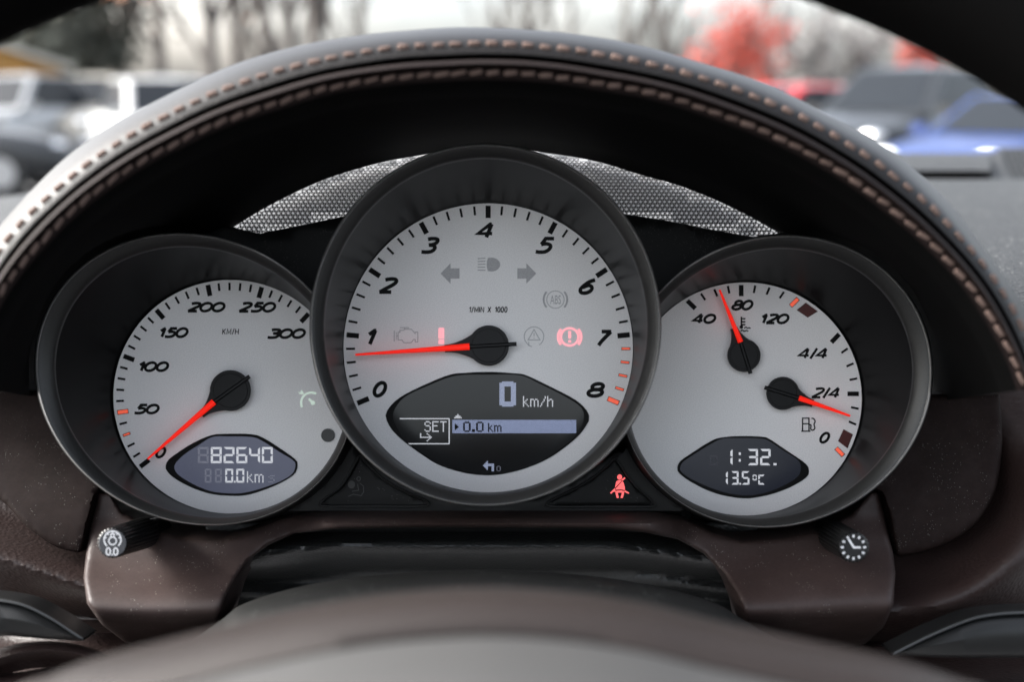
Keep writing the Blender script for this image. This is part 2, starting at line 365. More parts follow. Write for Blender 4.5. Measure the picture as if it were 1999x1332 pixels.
def dots(name, s, box, m, parent, d, fill=0.86, gap=1):
    rows = [''] * 8
    for ch in s:
        for i in range(8): rows[i] += PIX[ch][i] + '0' * gap
    rows = [r[:-gap] for r in rows]; x0, y0, x1, y1 = box; nx = len(rows[0]); cx = (x1 - x0) / nx; cy = (y1 - y0) / 8; V = []; Fc = []
    for j in range(8):
        for i in range(nx):
            if rows[j][i] == '1':
                a = x0 + i * cx; b_ = y0 + j * cy; ww = cx * fill; hh = cy * fill; k = len(V)
                V += [(a, b_, 0), (a + ww, b_, 0), (a + ww, b_ + hh, 0), (a, b_ + hh, 0)]; Fc.append((k, k + 1, k + 2, k + 3))
    return print_mesh(name, V, Fc, m, parent, d)
SEG = {'0': 'abcdef', '1': 'bc', '2': 'abged', '3': 'abgcd', '4': 'fgbc', '5': 'afgcd', '6': 'afgedc', '7': 'abc', '8': 'abcdefg', 'C': 'afed', 'o': 'abcdef'}
def seg7(name, ch, box, m, parent, d, t=4.0):
    x0, y0, x1, y1 = box; ym = (y0 + y1) / 2; g = 0.5; V = []; Fc = []
    def quad(p):
        k = len(V); V.extend([(x, y, 0) for x, y in p]); Fc.append(tuple(range(k, k + len(p))))
    for s_ in SEG[ch]:
        if s_ == 'a': quad([(x0 + g, y0), (x1 - g, y0), (x1 - t - g, y0 + t), (x0 + t + g, y0 + t)])
        if s_ == 'd': quad([(x0 + g, y1), (x1 - g, y1), (x1 - t - g, y1 - t), (x0 + t + g, y1 - t)])
        if s_ == 'g': quad([(x0 + t / 2, ym), (x0 + t, ym - t / 2), (x1 - t, ym - t / 2), (x1 - t / 2, ym), (x1 - t, ym + t / 2), (x0 + t, ym + t / 2)])
        if s_ == 'f': quad([(x0, y0 + g), (x0 + t, y0 + t + g), (x0 + t, ym - t / 2 - g), (x0, ym - g)])
        if s_ == 'b': quad([(x1, y0 + g), (x1 - t, y0 + t + g), (x1 - t, ym - t / 2 - g), (x1, ym - g)])
        if s_ == 'e': quad([(x0, y1 - g), (x0 + t, y1 - t - g), (x0 + t, ym + t / 2 + g), (x0, ym + g)])
        if s_ == 'c': quad([(x1, y1 - g), (x1 - t, y1 - t - g), (x1 - t, ym + t / 2 + g), (x1, ym + g)])
    return print_mesh(name, V, Fc, m, parent, d)
def rect(name, x0, y0, x1, y1, m, parent, d, lift=0.00012): return print_mesh(name, [(x0, y0, 0), (x1, y0, 0), (x1, y1, 0), (x0, y1, 0)], [(0, 1, 2, 3)], m, parent, d, lift)

# shared tick bars
TICKME = {}
def tick(parent, outer, ang, length, width, m, name='tick', lift=0.0001, th=0.00014):
    """outer: photo px of the outer end; ang: direction of travel inwards (degrees, photo axes)"""
    s = D / F; key = (round(length, 1), round(width, 1), m, th)
    if key not in TICKME:
        me = bpy.data.meshes.new('tick'); L, W = length * s, width * s
        v = [(0, -y, z) for y in (0, th) for z in (-W / 2, W / 2)] + [(L, -y, z) for y in (0, th) for z in (-W / 2, W / 2)]
        me.from_pydata(v, [], [(0, 1, 3, 2), (4, 6, 7, 5), (0, 4, 5, 1), (2, 3, 7, 6), (0, 2, 6, 4), (1, 5, 7, 3)])
        bm = bmesh.new(); bm.from_mesh(me); bmesh.ops.recalc_face_normals(bm, faces=bm.faces); bm.to_mesh(me); bm.free()
        me.materials.append(M[m]); TICKME[key] = me
    o = bpy.data.objects.new(name, TICKME[key]); C.objects.link(o); o.parent = parent
    o.location = P(outer[0], outer[1], D - lift) - base_loc(parent); o.rotation_euler = (0, R(ang), 0)
    return o

# ------------------------------------------------------------------ gauges
loft_ = loft
TACH_A = (948 - 1000) / F * .397; TACH_RX = 343 / F * .397; TACH_RZ = 354 / F * .397
def clamp_tach(v):             # the side dials stop at the wall of the middle dial
    t = (v.y - .397); cx = TACH_A; cz = (666 - 635) / F * .397 - .0068 / .054 * t
    u = (v.x - cx) / (TACH_RX * 1.015); w_ = (v.z - cz) / (TACH_RZ * 1.015); q = math.hypot(u, w_)
    if q >= 1: return v
    return Vector((cx + (v.x - cx) / q, v.y, cz + (v.z - cz) / q))
def gauge(name, label, cat, fc, fr, outer, inner, floc):
    side = name != 'tachometer'; DB = .412 if side else .397
    def loft(nm, loops, *a, **k): return loft_(nm, [[clamp_tach(p) for p in l] for l in loops] if side else loops, *a, **k)
    g = root(name, P(fc[0], fc[1], D), label, cat)
    n = 192
    O = ell(*outer, n); I = ell(*inner, n); cx, cy, rr = fc[0], fc[1], fr
    face3 = lambda r, d: [P(cx + r * math.cos(2 * math.pi * i / n), cy + r * math.sin(2 * math.pi * i / n), d) for i in range(n)]
    dial = loft('dial_face', [face3(rr, D), face3(rr, D + 0.0015)], 'dial_silver', g, cap0=True, smooth=False)
    IB = [P(x, y, DB + 0.0056) for x, y in I]; FB = face3(rr + 0.6, D + 0.0012)
    def mixl(a, b, t): return [p.lerp(q, t) for p, q in zip(a, b)]
    def blend(t, d, sc_=1.0):              # loop between inner and outer ellipse at depth d
        return [P(a[0] + (b[0] - a[0]) * t, a[1] + (b[1] - a[1]) * t, d) for a, b in zip(I, O)]
    wall = loft('inner_wall', [FB, mixl(FB, IB, .25), mixl(FB, IB, .5), mixl(FB, IB, .75), mixl(FB, IB, .985)], 'tube_wall', g)
    # recess line, then bezel ring
    bez = loft('bezel', [blend(-.04, DB + 0.0062), blend(.0, DB + 0.0046), blend(.03, DB + 0.0034), blend(.10, DB + 0.0028), blend(.35, DB + .0015), blend(.62, DB + .0003), blend(.80, DB - .0004), blend(.86, DB - .0005)], 'bezel', g)
    loft('edge_highlight', [blend(.855, DB - .0005), blend(.90, DB - .0008), blend(.945, DB - .0007), blend(.98, DB + .0002)], 'bezel_highlight', g)  # paler strip paints the highlight along the outer rim
    bk = Vector((0, 0.042 if side else .054, -0.0053 if side else -.0068))
    o0 = blend(.975, DB + .0001); o1 = blend(1.02, DB + .0012); o2 = blend(1.03, DB + .006)
    bl = [p + bk for p in o2]; c = sum(bl, Vector()) / n; bl = [c + (p - c) * 1.0 for p in bl]
    loft('housing', [o0, o1, o2, mixl(o2, bl, .5), bl], 'frame_plastic', g)
    return g, dial

def needle(parent, hub, r, tip, redbase, tail, neck, wb=13, wt=3.0):
    """a needle on its cap: cap with neck, coloured pointer, ridge to the tail"""
    hx, hy = hub; ux, uy = tip[0] - hx, tip[1] - hy; L = math.hypot(ux, uy); ux /= L; uy /= L; vx, vy = -uy, ux
    nd = bpy.data.objects.new('needle', None); C.objects.link(nd); nd.parent = parent; nd.empty_display_size = .005
    # teardrop outline
    def outline(s):
        pts = []; rr = r * s; nk = neck; hw = 7.5 * s
        a0 = 38
        for i in range(41):
            a = R(a0 + (360 - 2 * a0) * i / 40); pts.append((hx + rr * (math.cos(a) * ux + math.sin(a) * vx), hy + rr * (math.cos(a) * uy + math.sin(a) * vy)))
        e = (math.cos(R(a0)) * rr, -math.sin(R(a0)) * rr)
        for sgn in (-1, 1):
            seg = [(e[0] + (nk - e[0]) * t, sgn * (hw + (abs(e[1]) - hw) * (1 - t) ** 1.9)) for t in [k / 8 for k in range(1, 9)]]
            if sgn == 1: seg = seg[::-1]
            pts += [(hx + a * ux + b * vx, hy + a * uy + b * vy) for a, b in seg]
        return pts
    A = outline(1.0); B = outline(0.955)
    loft('cap', [[P(x, y, D - .0006) for x, y in A], [P(x, y, D - .0042) for x, y in A], [P(x, y, D - .0048) for x, y in B]], 'needle_black', nd, cap1=True, deg=30)
    n = 40
    def circ(q, d): return [P(hx + q * math.cos(2 * math.pi * i / n), hy + q * math.sin(2 * math.pi * i / n), d) for i in range(n)]
    loft('cap_ring', [circ(r * .84, D - .0047), circ(r * .82, D - .0053), circ(r * .78, D - .0053)], 'needle_black', nd, cap1=True, deg=30)
    loft('shaft', [circ(4, D - .0001), circ(4, D - .0007)], 'needle_black', nd)
    def bar(name, p, q, w0, w1, d0, d1, m):
        dx, dy = q[0] - p[0], q[1] - p[1]; l = math.hypot(dx, dy); nx, ny = -dy / l, dx / l; loops = []
        for c, wd in ((p, w0), (q, w1)):
            loops.append([P(c[0] + nx * wd / 2, c[1] + ny * wd / 2, d0), P(c[0] + nx * wd / 2 * .95, c[1] + ny * wd / 2 * .95, (d0 + d1) / 2 - .0003), P(c[0] + nx * wd * .22, c[1] + ny * wd * .22, d1),
                          P(c[0] - nx * wd * .22, c[1] - ny * wd * .22, d1), P(c[0] - nx * wd / 2 * .95, c[1] - ny * wd / 2 * .95, (d0 + d1) / 2 - .0003), P(c[0] - nx * wd / 2, c[1] - ny * wd / 2, d0)])
        return loft(name, loops, m, nd, cap0=True, cap1=True, deg=25)
    bar('pointer', redbase, tip, wb, wt, D - .0046, D - .0066, 'needle_red')
    bar('tail', redbase, tail, 8, 8, D - .0046, D - .0060, 'needle_black')
    return nd

def display(parent, outl, scr, m, deep=.0032):
    o = catmull(outl, 5); s = catmull(scr, 5); k = len(o); q = s
    # resample both to the same count by angle
    def resam(poly, n=120):
        cx = sum(p[0] for p in poly) / len(poly); cy = sum(p[1] for p in poly) / len(poly)
        an = np.array([math.atan2(p[1] - cy, (p[0] - cx)) for p in poly]); rr = np.array([math.hypot(p[0] - cx, p[1] - cy) for p in poly])
        i = np.argsort(an); an, rr = an[i], rr[i]; t = np.linspace(-math.pi, math.pi, n, endpoint=False)
        r_ = np.interp(t, np.r_[an[-1] - 2 * math.pi, an, an[0] + 2 * math.pi], np.r_[rr[-1], rr, rr[0]])
        return [(cx + a * math.cos(b), cy + a * math.sin(b)) for a, b in zip(r_, t)]
    o, s = resam(o), resam(s)
    ds = bpy.data.objects.new('display', None); C.objects.link(ds); ds.parent = parent; ds.empty_display_size = .005
    e = .0003
    cxo = sum(p[0] for p in o) / len(o); cyo = sum(p[1] for p in o) / len(o)
    o2 = [(cxo + (x - cxo) * .985, cyo + (y - cyo) * .985) for x, y in o]
    loft('frame', [[P(x, y, D - .00005) for x, y in o], [P(x, y, D - e) for x, y in o], [P(x, y, D - e) for x, y in o2], [P(x, y, D - .00012) for x, y in s]], 'print_black', ds, deg=30)
    mesh_obj('screen', [P(x, y, D - .00015) for x, y in s], [tuple(range(len(s)))], m, ds)
    return ds
DS = D - .00016
def off(pts, x0, y0, k): return [(x0 + x / k, y0 + y / k) for x, y in pts]

# --- tachometer
TC = (953.5, 679.5)
tach, tdial = gauge('tachometer', 'large middle dial counting revolutions 0 to 8, with a trip screen', 'gauge', TC, 282.5,
                    (948, 635, 343, 354, 0), (948.5, 638, 315, 329, 0), None)
def polar_ticks(dial, c, r, angs, major, minor, special):
    n = len(angs)
    for k in range(n):
        for j in range(5):
            if k == n - 1 and j: break
            a = angs[k] if j == 0 else angs[k] + (angs[k + 1] - angs[k]) * j / 5
            p = (c[0] - r * math.cos(R(a)), c[1] - r * math.sin(R(a)))
            L, W = major if j == 0 else minor; sp = special.get((k, j))
            if sp:
                tick(dial, p, a, L, W if j == 0 else W + 1.2, 'print_black')
                q = (p[0] + 1.1 * math.cos(R(a)), p[1] + 1.1 * math.sin(R(a)))
                tick(dial, q, a, L - 2.2, W - 2.2 if j == 0 else W - 1.0, sp, lift=.00026)
            else: tick(dial, p, a, L, W, 'print_black')
sp = {(7, j): 'tick_orange' for j in (1, 2, 3, 4)}; sp[(8, 0)] = 'tick_orange'
polar_ticks(tdial, (953.5, 679), 277.5, [-23.1 + 28.27 * k for k in range(9)], (24, 10), (17.5, 4.4), sp)
for s, b in {'0': (724, 744, 760, 777), '1': (709, 641.5, 739, 676), '2': (737, 541, 780, 574), '3': (819, 462, 861, 496), '4': (927, 434, 972.5, 466.5),
             '5': (1042, 462, 1086, 496), '6': (1127, 543, 1167, 576), '7': (1160, 644, 1197.5, 678.5), '8': (1143, 746, 1186, 777.5)}.items():
    lettering('numeral', s, b, 7.4, 'print_black', tdial, shear=0.42 if s not in '08' else .35)
lettering('lettering', 'i|MIN X iooo', (915.5, 598.7, 991.6, 610.6), 1.8, 'print_black', tdial, shear=.08, gap=.32)
# indicator symbols
arrow = lambda x, s: [(x, 534), (x + 19.5 * s, 514), (x + 19.5 * s, 524), (x + 37 * s, 524), (x + 37 * s, 544), (x + 19.5 * s, 544), (x + 19.5 * s, 554)]
flat('turn_symbol', arrow(860.5, 1)[::-1], 'icon_grey', tdial); flat('turn_symbol', arrow(1047.5, -1), 'icon_grey', tdial)
hb = [(953, 503.5)] + [(960 + 17 * math.sin(R(a)), 516.5 - 13.5 * math.cos(R(a))) for a in range(0, 181, 12)] + [(953, 529.5), (951, 523), (950.5, 516.5), (951, 510)]
flat('high_beam_symbol', hb[::-1], 'icon_grey', tdial)
strokes('high_beam_ray', [[(933, 505 + 5.6 * i), (948, 504 + 5.9 * i)] for i in range(5)], 2.0, 'icon_grey', tdial)
def parc(cx, cy, r, a0, a1, n=30): return [(cx + r * math.cos(R(a0 + (a1 - a0) * i / n)), cy - r * math.sin(R(a0 + (a1 - a0) * i / n))) for i in range(n + 1)]
def brake(cx, cy, m, th, txt=None):
    strokes('brake_symbol', [parc(cx, cy, 17, 0, 360, 40)], th, m, tdial)
    strokes('brake_bracket', [parc(cx, cy, 22.5, -42, 42), parc(cx, cy, 22.5, 138, 222)], th + .6, m, tdial)
brake(1084.8, 585, 'icon_line', 1.7); strokes('brake_bracket', [parc(1084.8, 585, 23, -40, 40), parc(1084.8, 585, 23, 140, 220)], 3.6, 'icon_grey', tdial, lift=.0002)
font_text('lettering', 'ABS', (1074.5, 576.5, 1095.5, 594), 'icon_grey', tdial)
brake(1112.7, 658, 'lamp_pink', 4.2)
strokes('exclamation', [[(1112.7, 646.5), (1112.7, 661)], [(1112.7, 664.5), (1112.7, 669)]], 5.5, 'lamp_pink', tdial)
strokes('exclamation', [[(862, 640.5), (862, 661.5)], [(862, 663.5), (862, 672)]], 11, 'lamp_pink', tdial)
strokes('stability_symbol', [parc(1043, 657.5, 19, -58, 242, 44), [(1043, 643.5), (1054.5, 664), (1031.5, 664), (1043, 643.5)], [(1043, 650), (1043, 657)], [(1043, 659.5), (1043, 661.5)],
                             [(1039, 677), (1032, 674.5), (1033, 668)]], 1.8, 'icon_line', tdial)
eng = [(781, 645), (787, 645), (791, 643), (803, 643), (808, 648), (811, 652), (811, 648.5), (816, 648.5), (816, 668), (811, 668), (811, 663), (808, 663), (803, 669.5), (789, 669.5), (785, 664), (777.5, 664), (777.5, 649), (781, 649), (781, 645)]
strokes('engine_symbol', [eng, [(770, 646), (770, 667)], [(773.5, 656), (777, 656)], [(781, 640), (799, 640)], [(790, 640), (790, 643)]], 1.8, 'icon_line', tdial)
strokes('engine_symbol', [[(774, 648), (774, 664)]], 1.2, 'icon_line', tdial)
td = display(tach, off([(55, 390), (75, 330), (150, 250), (300, 165), (560, 55), (700, 35), (900, 27), (1100, 38), (1200, 55), (1400, 150), (1600, 255), (1690, 340), (1712, 400), (1690, 460), (1600, 570), (1400, 720), (1200, 810), (1000, 860), (850, 868), (700, 850), (500, 790), (350, 700), (200, 590), (100, 490)], 740, 720, 4.165),
             off([(115, 380), (140, 310), (220, 225), (400, 140), (620, 60), (900, 50), (1150, 55), (1300, 120), (1500, 220), (1640, 310), (1668, 390), (1640, 490), (1560, 590), (1400, 700), (1200, 790), (1000, 845), (850, 855), (680, 835), (500, 770), (330, 675), (200, 560), (130, 450)], 740, 720, 4.165), 'lcd_tach')
V, Fc = [], []
for j in range(20):
    for i in range(13):
        e = abs(i - 6) + max(0, abs(j - 9.5) - 6.5) * 1.3
        if e > 8.6 or (3 < i < 9 and 3 < j < 16): continue
        x, y = 975.5 + i * 2.5, 745.3 + j * 2.46; k = len(V); V += [(x, y, 0), (x + 2.2, y, 0), (x + 2.2, y + 2.2, 0), (x, y + 2.2, 0)]; Fc.append((k, k + 1, k + 2, k + 3))
print_mesh('digit', V, Fc, 'lcd_blue', td, DS)
dots('unit_text', 'km/h', (1021.5, 774, 1080.5, 795), 'lcd_lit', td, DS)
dots('arrow_mark', '^', (887, 808, 902, 817.5), 'lcd_lit', td, DS)
V, Fc = [], []
for i in range(100):
    for j in range(11):
        x, y = 883.6 + i * 2.42, 820.4 + j * 2.38; k = len(V); V += [(x, y, 0), (x + 2.15, y, 0), (x + 2.15, y + 2.1, 0), (x, y + 2.1, 0)]; Fc.append((k, k + 1, k + 2, k + 3))
print_mesh('highlight_bar', V, Fc, 'lcd_bar', td, DS)
DK = DS - .00015
dots('arrow_mark', '>', (888, 826, 895.5, 842), 'print_black', td, DK, fill=1.01); dots('digit', '0.0', (904.5, 823.7, 944, 843.5), 'print_black', td, DK, fill=1.25)
dots('unit_text', 'km', (953, 826.5, 979, 843.5), 'print_black', td, DK, fill=1.25)
strokes('menu_box', [[(781, 818), (878, 818)]], 1.9, 'lcd_lit', td, DS); strokes('menu_box', [[(877.3, 819), (877.3, 866)]], 1.9, 'lcd_lit', td, DS); strokes('menu_box', [[(797, 867), (878, 867)]], 1.9, 'lcd_lit', td, DS)
dots('menu_text', 'SET', (829, 823, 872.5, 844), 'lcd_lit', td, DS); dots('arrow_mark', 'u', (820.4, 846.5, 843.7, 865), 'lcd_lit', td, DS); dots('arrow_mark', 'r', (943.6, 901, 965, 921), 'lcd_blue', td, DS)
dots('digit', '0', (970, 910.5, 978, 921), 'lcd_ghost', td, DS)
needle(tach, (954.5, 675), 39.5, (694, 693), (917, 677), (1009, 671.8), 86, wb=13, wt=4)

# --- speedometer
spd, sdial = gauge('speedometer', 'left dial showing 0 to 300 km/h above the odometer screen', 'gauge', (450, 775), 228.5,
                   (380, 741, 311, 286, 32), (393, 746.5, 284, 265, 32), None)
polar_ticks(sdial, (450, 775), 223, [-37.9, -8.0, 20.9, 49.6, 78.6, 106.0, 133.3], (22, 9.3), (15, 4.3), {(1, 0): 'tick_orange', (0, 3): 'tick_orange'})
for s, b in (('0', (300, 872, 328, 896)), ('50', (259.5, 788.5, 315, 810)), ('100', (266, 705.5, 333.5, 727)), ('150', (306.5, 638.7, 371.5, 660.7)), ('200', (364, 589.2, 443.5, 610.4)),
             ('250', (464, 589.2, 542.5, 610.8)), ('300', (519.5, 641, 600.5, 662.3))):
    lettering('numeral', s, b, 5.6, 'print_black', sdial, shear=.42)
lettering('lettering', 'KM|H', (433.5, 641.5, 467, 653.8), 1.7, 'print_black', sdial, shear=.1, gap=.34)
strokes('cruise_symbol', [parc(608, 787, 20, 62, 205, 24), parc(608, 787, 20.5, 80, 82, 2), [(603, 779), (611, 787)], [(611, 787), (611.5, 787.5)]], 4.0, 'lamp_green', sdial)
flat('cruise_symbol', [(611 + 4.2 * math.cos(a), 787 - 4.2 * math.sin(a)) for a in np.linspace(0, 2 * math.pi, 14, False)][::-1], 'lamp_green', sdial, lift=.0002)
flat('cruise_symbol', [(582, 763), (586, 768), (589, 761), (594, 770), (585, 770)], 'lamp_green', sdial, lift=.0002)
ring = lambda cx, cy, r, d, n=40: [P(cx + r * math.cos(2 * math.pi * i / n), cy + r * math.sin(2 * math.pi * i / n), d) for i in range(n)]
mat('sensor_grey', (0.03, 0.029, 0.028), 0.5)
loft('light_sensor', [ring(640.3, 850.5, 13.3, D - .0000), ring(640.3, 850.5, 13.3, D - .0004), ring(640.3, 850.5, 12.6, D - .0007)], 'sensor_grey', spd, cap1=True, deg=25)
ld = display(spd, off([(482, 900), (500, 850), (560, 800), (700, 710), (860, 640), (1000, 628), (1200, 632), (1300, 665), (1450, 760), (1560, 840), (1578, 890), (1555, 960), (1450, 1030), (1300, 1095), (1150, 1138), (1000, 1142), (850, 1125), (700, 1075), (560, 1000), (495, 940)], 210, 700, 4.253),
             off([(555, 900), (575, 860), (650, 790), (760, 720), (870, 655), (1000, 650), (1200, 655), (1290, 690), (1430, 780), (1545, 850), (1560, 895), (1535, 960), (1440, 1020), (1280, 1080), (1130, 1118), (1000, 1122), (860, 1105), (720, 1050), (610, 985), (565, 940)], 210, 700, 4.253), 'lcd_left')
for i, ch in enumerate('82640'): seg7('digit', ch, (411.8 + 24.95 * i, 873.5, 433 + 24.95 * i, 905), 'lcd_lit', ld, DS, 4.2)
seg7('unlit_digit', '8', (386.5, 873.5, 407.6, 905), 'lcd_ghost', ld, DS, 4.2)
for x in (400, 420): seg7('unlit_digit', '8', (x, 916, x + 13, 943), 'lcd_ghost', ld, DS, 3.2)
seg7('digit', '0', (440, 916, 455.3, 943), 'lcd_lit', ld, DS, 3.5); seg7('digit', '0', (461.6, 916, 477, 943), 'lcd_lit', ld, DS, 3.5); rect('digit', 457, 939.5, 460, 943, 'lcd_lit', ld, DS)
dots('unit_text', 'km', (482.3, 921, 515, 943.3), 'lcd_lit', ld, DS); dots('unlit_text', 's', (524, 924, 537, 943), 'lcd_ghost', ld, DS)
needle(spd, (450, 763), 40, (288, 897), (418, 785), (487.6, 735), 74, wb=13, wt=4)

# --- temperature and fuel gauge
tf, fdial = gauge('temperature_and_fuel_gauge', 'right dial with coolant temperature and fuel needles above the clock screen', 'gauge', (1455, 779.5), 228,
                  (1516, 745, 305, 286, -21), (1503, 749, 279, 264, -24), None)
def aim(p, h): return math.degrees(math.atan2(h[1] - p[1], h[0] - p[0]))
TH, FH = (1449, 691), (1529, 768.5)
for p, mj in (((1342.3, 587.3), 1), ((1369, 573.5), 0), ((1395, 565), 0), ((1421.5, 558.4), 0), ((1447.5, 556.5), 1), ((1475, 557.5), 0), ((1503, 561.5), 0), ((1531, 570), 0)):
    tick(fdial, p, aim(p, TH), 22 if mj else 15, 9 if mj else 4.3, 'print_black')
for p, mj in (((1638.8, 652.7), 1), ((1655.5, 680.7), 0), ((1667, 709.8), 0), ((1674, 739.2), 0), ((1677.3, 769.4), 1), ((1676.8, 798.6), 0), ((1671.6, 829.5), 0)):
    tick(fdial, p, aim(p, FH), 22 if mj else 15, 9 if mj else 4.3, 'print_black')
for p, h in (((1559, 583), TH), ((1647.3, 890.3), FH)):
    a = aim(p, h); tick(fdial, p, a, 21, 9, 'print_black'); tick(fdial, (p[0] + 1.1 * math.cos(R(a)), p[1] + 1.1 * math.sin(R(a))), a, 18.8, 6.8, 'tick_orange', lift=.00026)
for box, k0, org in (([(1335, 268), (1460, 358), (1355, 423), (1240, 345)], 5.26, (1320, 540)), ([(1543, 615), (1625, 660), (1578, 783), (1495, 718)], 4.44, (1300, 700))):
    q = off(box, *org, k0); flat('warning_block', q, 'tick_dark_red', fdial)
    a, b, c, d_ = [np.array(v) for v in q]
    if k0 > 5: L = [[tuple(a + (d_ - a) * t * .9 + (b - a) * .06), tuple(b + (c - b) * t * .9 - (b - a) * .06)] for t in np.linspace(.1, 1, 8)]
    else: L = [[tuple(a + (d_ - a) * t + (b - a) * .08), tuple(b + (c - b) * t - (b - a) * .08)] for t in np.linspace(.08, .94, 9)]
    strokes('warning_line', L, .9, 'tick_red_line', fdial, lift=.0003)
for s, b in (('40', (1349.5, 612.3, 1402, 633)), ('80', (1426.5, 585, 1474.6, 606.8)), ('120', (1481.7, 612, 1545, 633.5)), ('0', (1597, 843.5, 1624.5, 867))):
    lettering('numeral', s, b, 5.4, 'print_black', fdial, shear=.42)
lettering('numeral', '4/4', (1556, 679.5, 1622, 701.5), 4.8, 'print_black', fdial, shear=.42); lettering('numeral', '2/4', (1583, 756.5, 1646, 778.5), 4.8, 'print_black', fdial, shear=.42)
strokes('coolant_symbol', [[(1448, 618.5), (1448, 637)], [(1448, 622.5), (1456, 622.5)], [(1448, 628.5), (1456, 628.5)], [(1448, 634), (1456, 634)]], 3.0, 'print_black', fdial)
strokes('coolant_symbol', [sm([(1453.5, 641), (1457, 639), (1460, 641), (1463, 640), (1466, 641.5)]), sm([(1446.5, 646.5), (1450, 645), (1454, 647), (1458, 645.5), (1461.5, 647)])], 2.4, 'print_black', fdial)
flat('coolant_symbol', [(1448 + 3.6 * math.cos(a), 638.5 - 3.6 * math.sin(a)) for a in np.linspace(0, 2 * math.pi, 14, False)][::-1], 'print_black', fdial, lift=.0002)
strokes('fuel_symbol', [[(1567.5, 842), (1567.5, 817), (1580, 817), (1580, 842)], [(1565, 842.5), (1583, 842.5)], [(1568, 828), (1580, 828)], sm([(1580.5, 829), (1584, 831), (1583.5, 838), (1587, 840.5), (1591.5, 837), (1590, 829), (1592, 823), (1589, 818), (1585, 817)])], 2.6, 'print_black', fdial)
rd = display(tf, off([(102, 960), (120, 900), (200, 840), (400, 715), (500, 685), (650, 675), (830, 680), (900, 700), (1050, 800), (1210, 910), (1243, 970), (1225, 1030), (1100, 1110), (950, 1170), (800, 1205), (680, 1215), (500, 1190), (350, 1140), (200, 1060), (120, 1000)], 1300, 700, 4.44),
             off([(125, 960), (145, 905), (230, 845), (400, 740), (500, 697), (650, 692), (830, 697), (900, 720), (1020, 800), (1150, 885), (1172, 960), (1150, 1020), (1070, 1080), (930, 1145), (800, 1180), (680, 1190), (520, 1165), (370, 1115), (220, 1045), (140, 990)], 1300, 700, 4.44), 'lcd_right')
seg7('digit', '1', (1410, 877.3, 1430.8, 909), 'lcd_lit', rd, DS, 4.2); rect('colon', 1443, 884, 1446.8, 889, 'lcd_lit', rd, DS); rect('colon', 1443, 897, 1446.8, 902, 'lcd_lit', rd, DS)
seg7('digit', '3', (1460.4, 877.3, 1480.4, 909), 'lcd_lit', rd, DS, 4.2); seg7('digit', '2', (1484.7, 877.3, 1505, 909), 'lcd_lit', rd, DS, 4.2); rect('decimal_point', 1510.6, 905, 1516.7, 909, 'lcd_lit', rd, DS)
seg7('unlit_digit', '0', (1386, 890, 1402, 909), 'lcd_ghost_dark', rd, DS, 3)
seg7('digit', '1', (1408, 920.7, 1421.4, 947), 'lcd_lit', rd, DS, 3.5); seg7('digit', '3', (1428.4, 920.7, 1442.5, 947), 'lcd_lit', rd, DS, 3.5); seg7('digit', '5', (1449, 920.7, 1463.7, 947), 'lcd_lit', rd, DS, 3.5)
rect('decimal_point', 1444, 943.5, 1447.5, 947, 'lcd_lit', rd, DS); seg7('unit_text', 'o', (1470, 927.5, 1478, 938.7), 'lcd_lit', rd, DS, 2.2); seg7('unit_text', 'C', (1481, 927.5, 1493.7, 947), 'lcd_lit', rd, DS, 3.2)
needle(tf, (1453, 694), 32.5, (1405.5, 566), (1446.5, 668.4), (1466, 730), 57, wb=11, wt=4)
needle(tf, (1529, 768.5), 32.5, (1660.6, 812.7), (1560.6, 777.5), (1493, 756.8), 62, wb=10.5, wt=4.5)

# ------------------------------------------------------------------ cluster carrier: base plate, warning lamp panels, mesh grille
carrier = root('cluster_surround', P(960, 900, .44), 'black plastic surround filling the gaps between the three dials', 'instrument surround')
pillow('back_plate', [(200, 640), (330, 470), (440, 440), (506, 456), (662, 424), (900, 380), (1223, 418), (1301, 430), (1391, 448), (1470, 462), (1560, 450), (1660, 560), (1760, 700), (1700, 990), (1400, 1040), (900, 1040), (400, 1040), (200, 900)],
       lambda x, y: .4665, 'black_plastic', carrier, edge=5, drop=.001, step=24, skirt=.004)
pillow('base_strip', [(545, 1005), (612, 958), (650, 908), (668, 872), (690, 872), (760, 925), (860, 970), (960, 984), (1060, 970), (1140, 925), (1205, 882), (1238, 872), (1260, 908), (1300, 955), (1350, 1005), (1340, 1040), (560, 1040)],
       lambda x, y: .435 + .012 * sstep(997, 1008, y), 'frame_plastic', carrier, edge=4, drop=.001, step=14, skirt=.004)
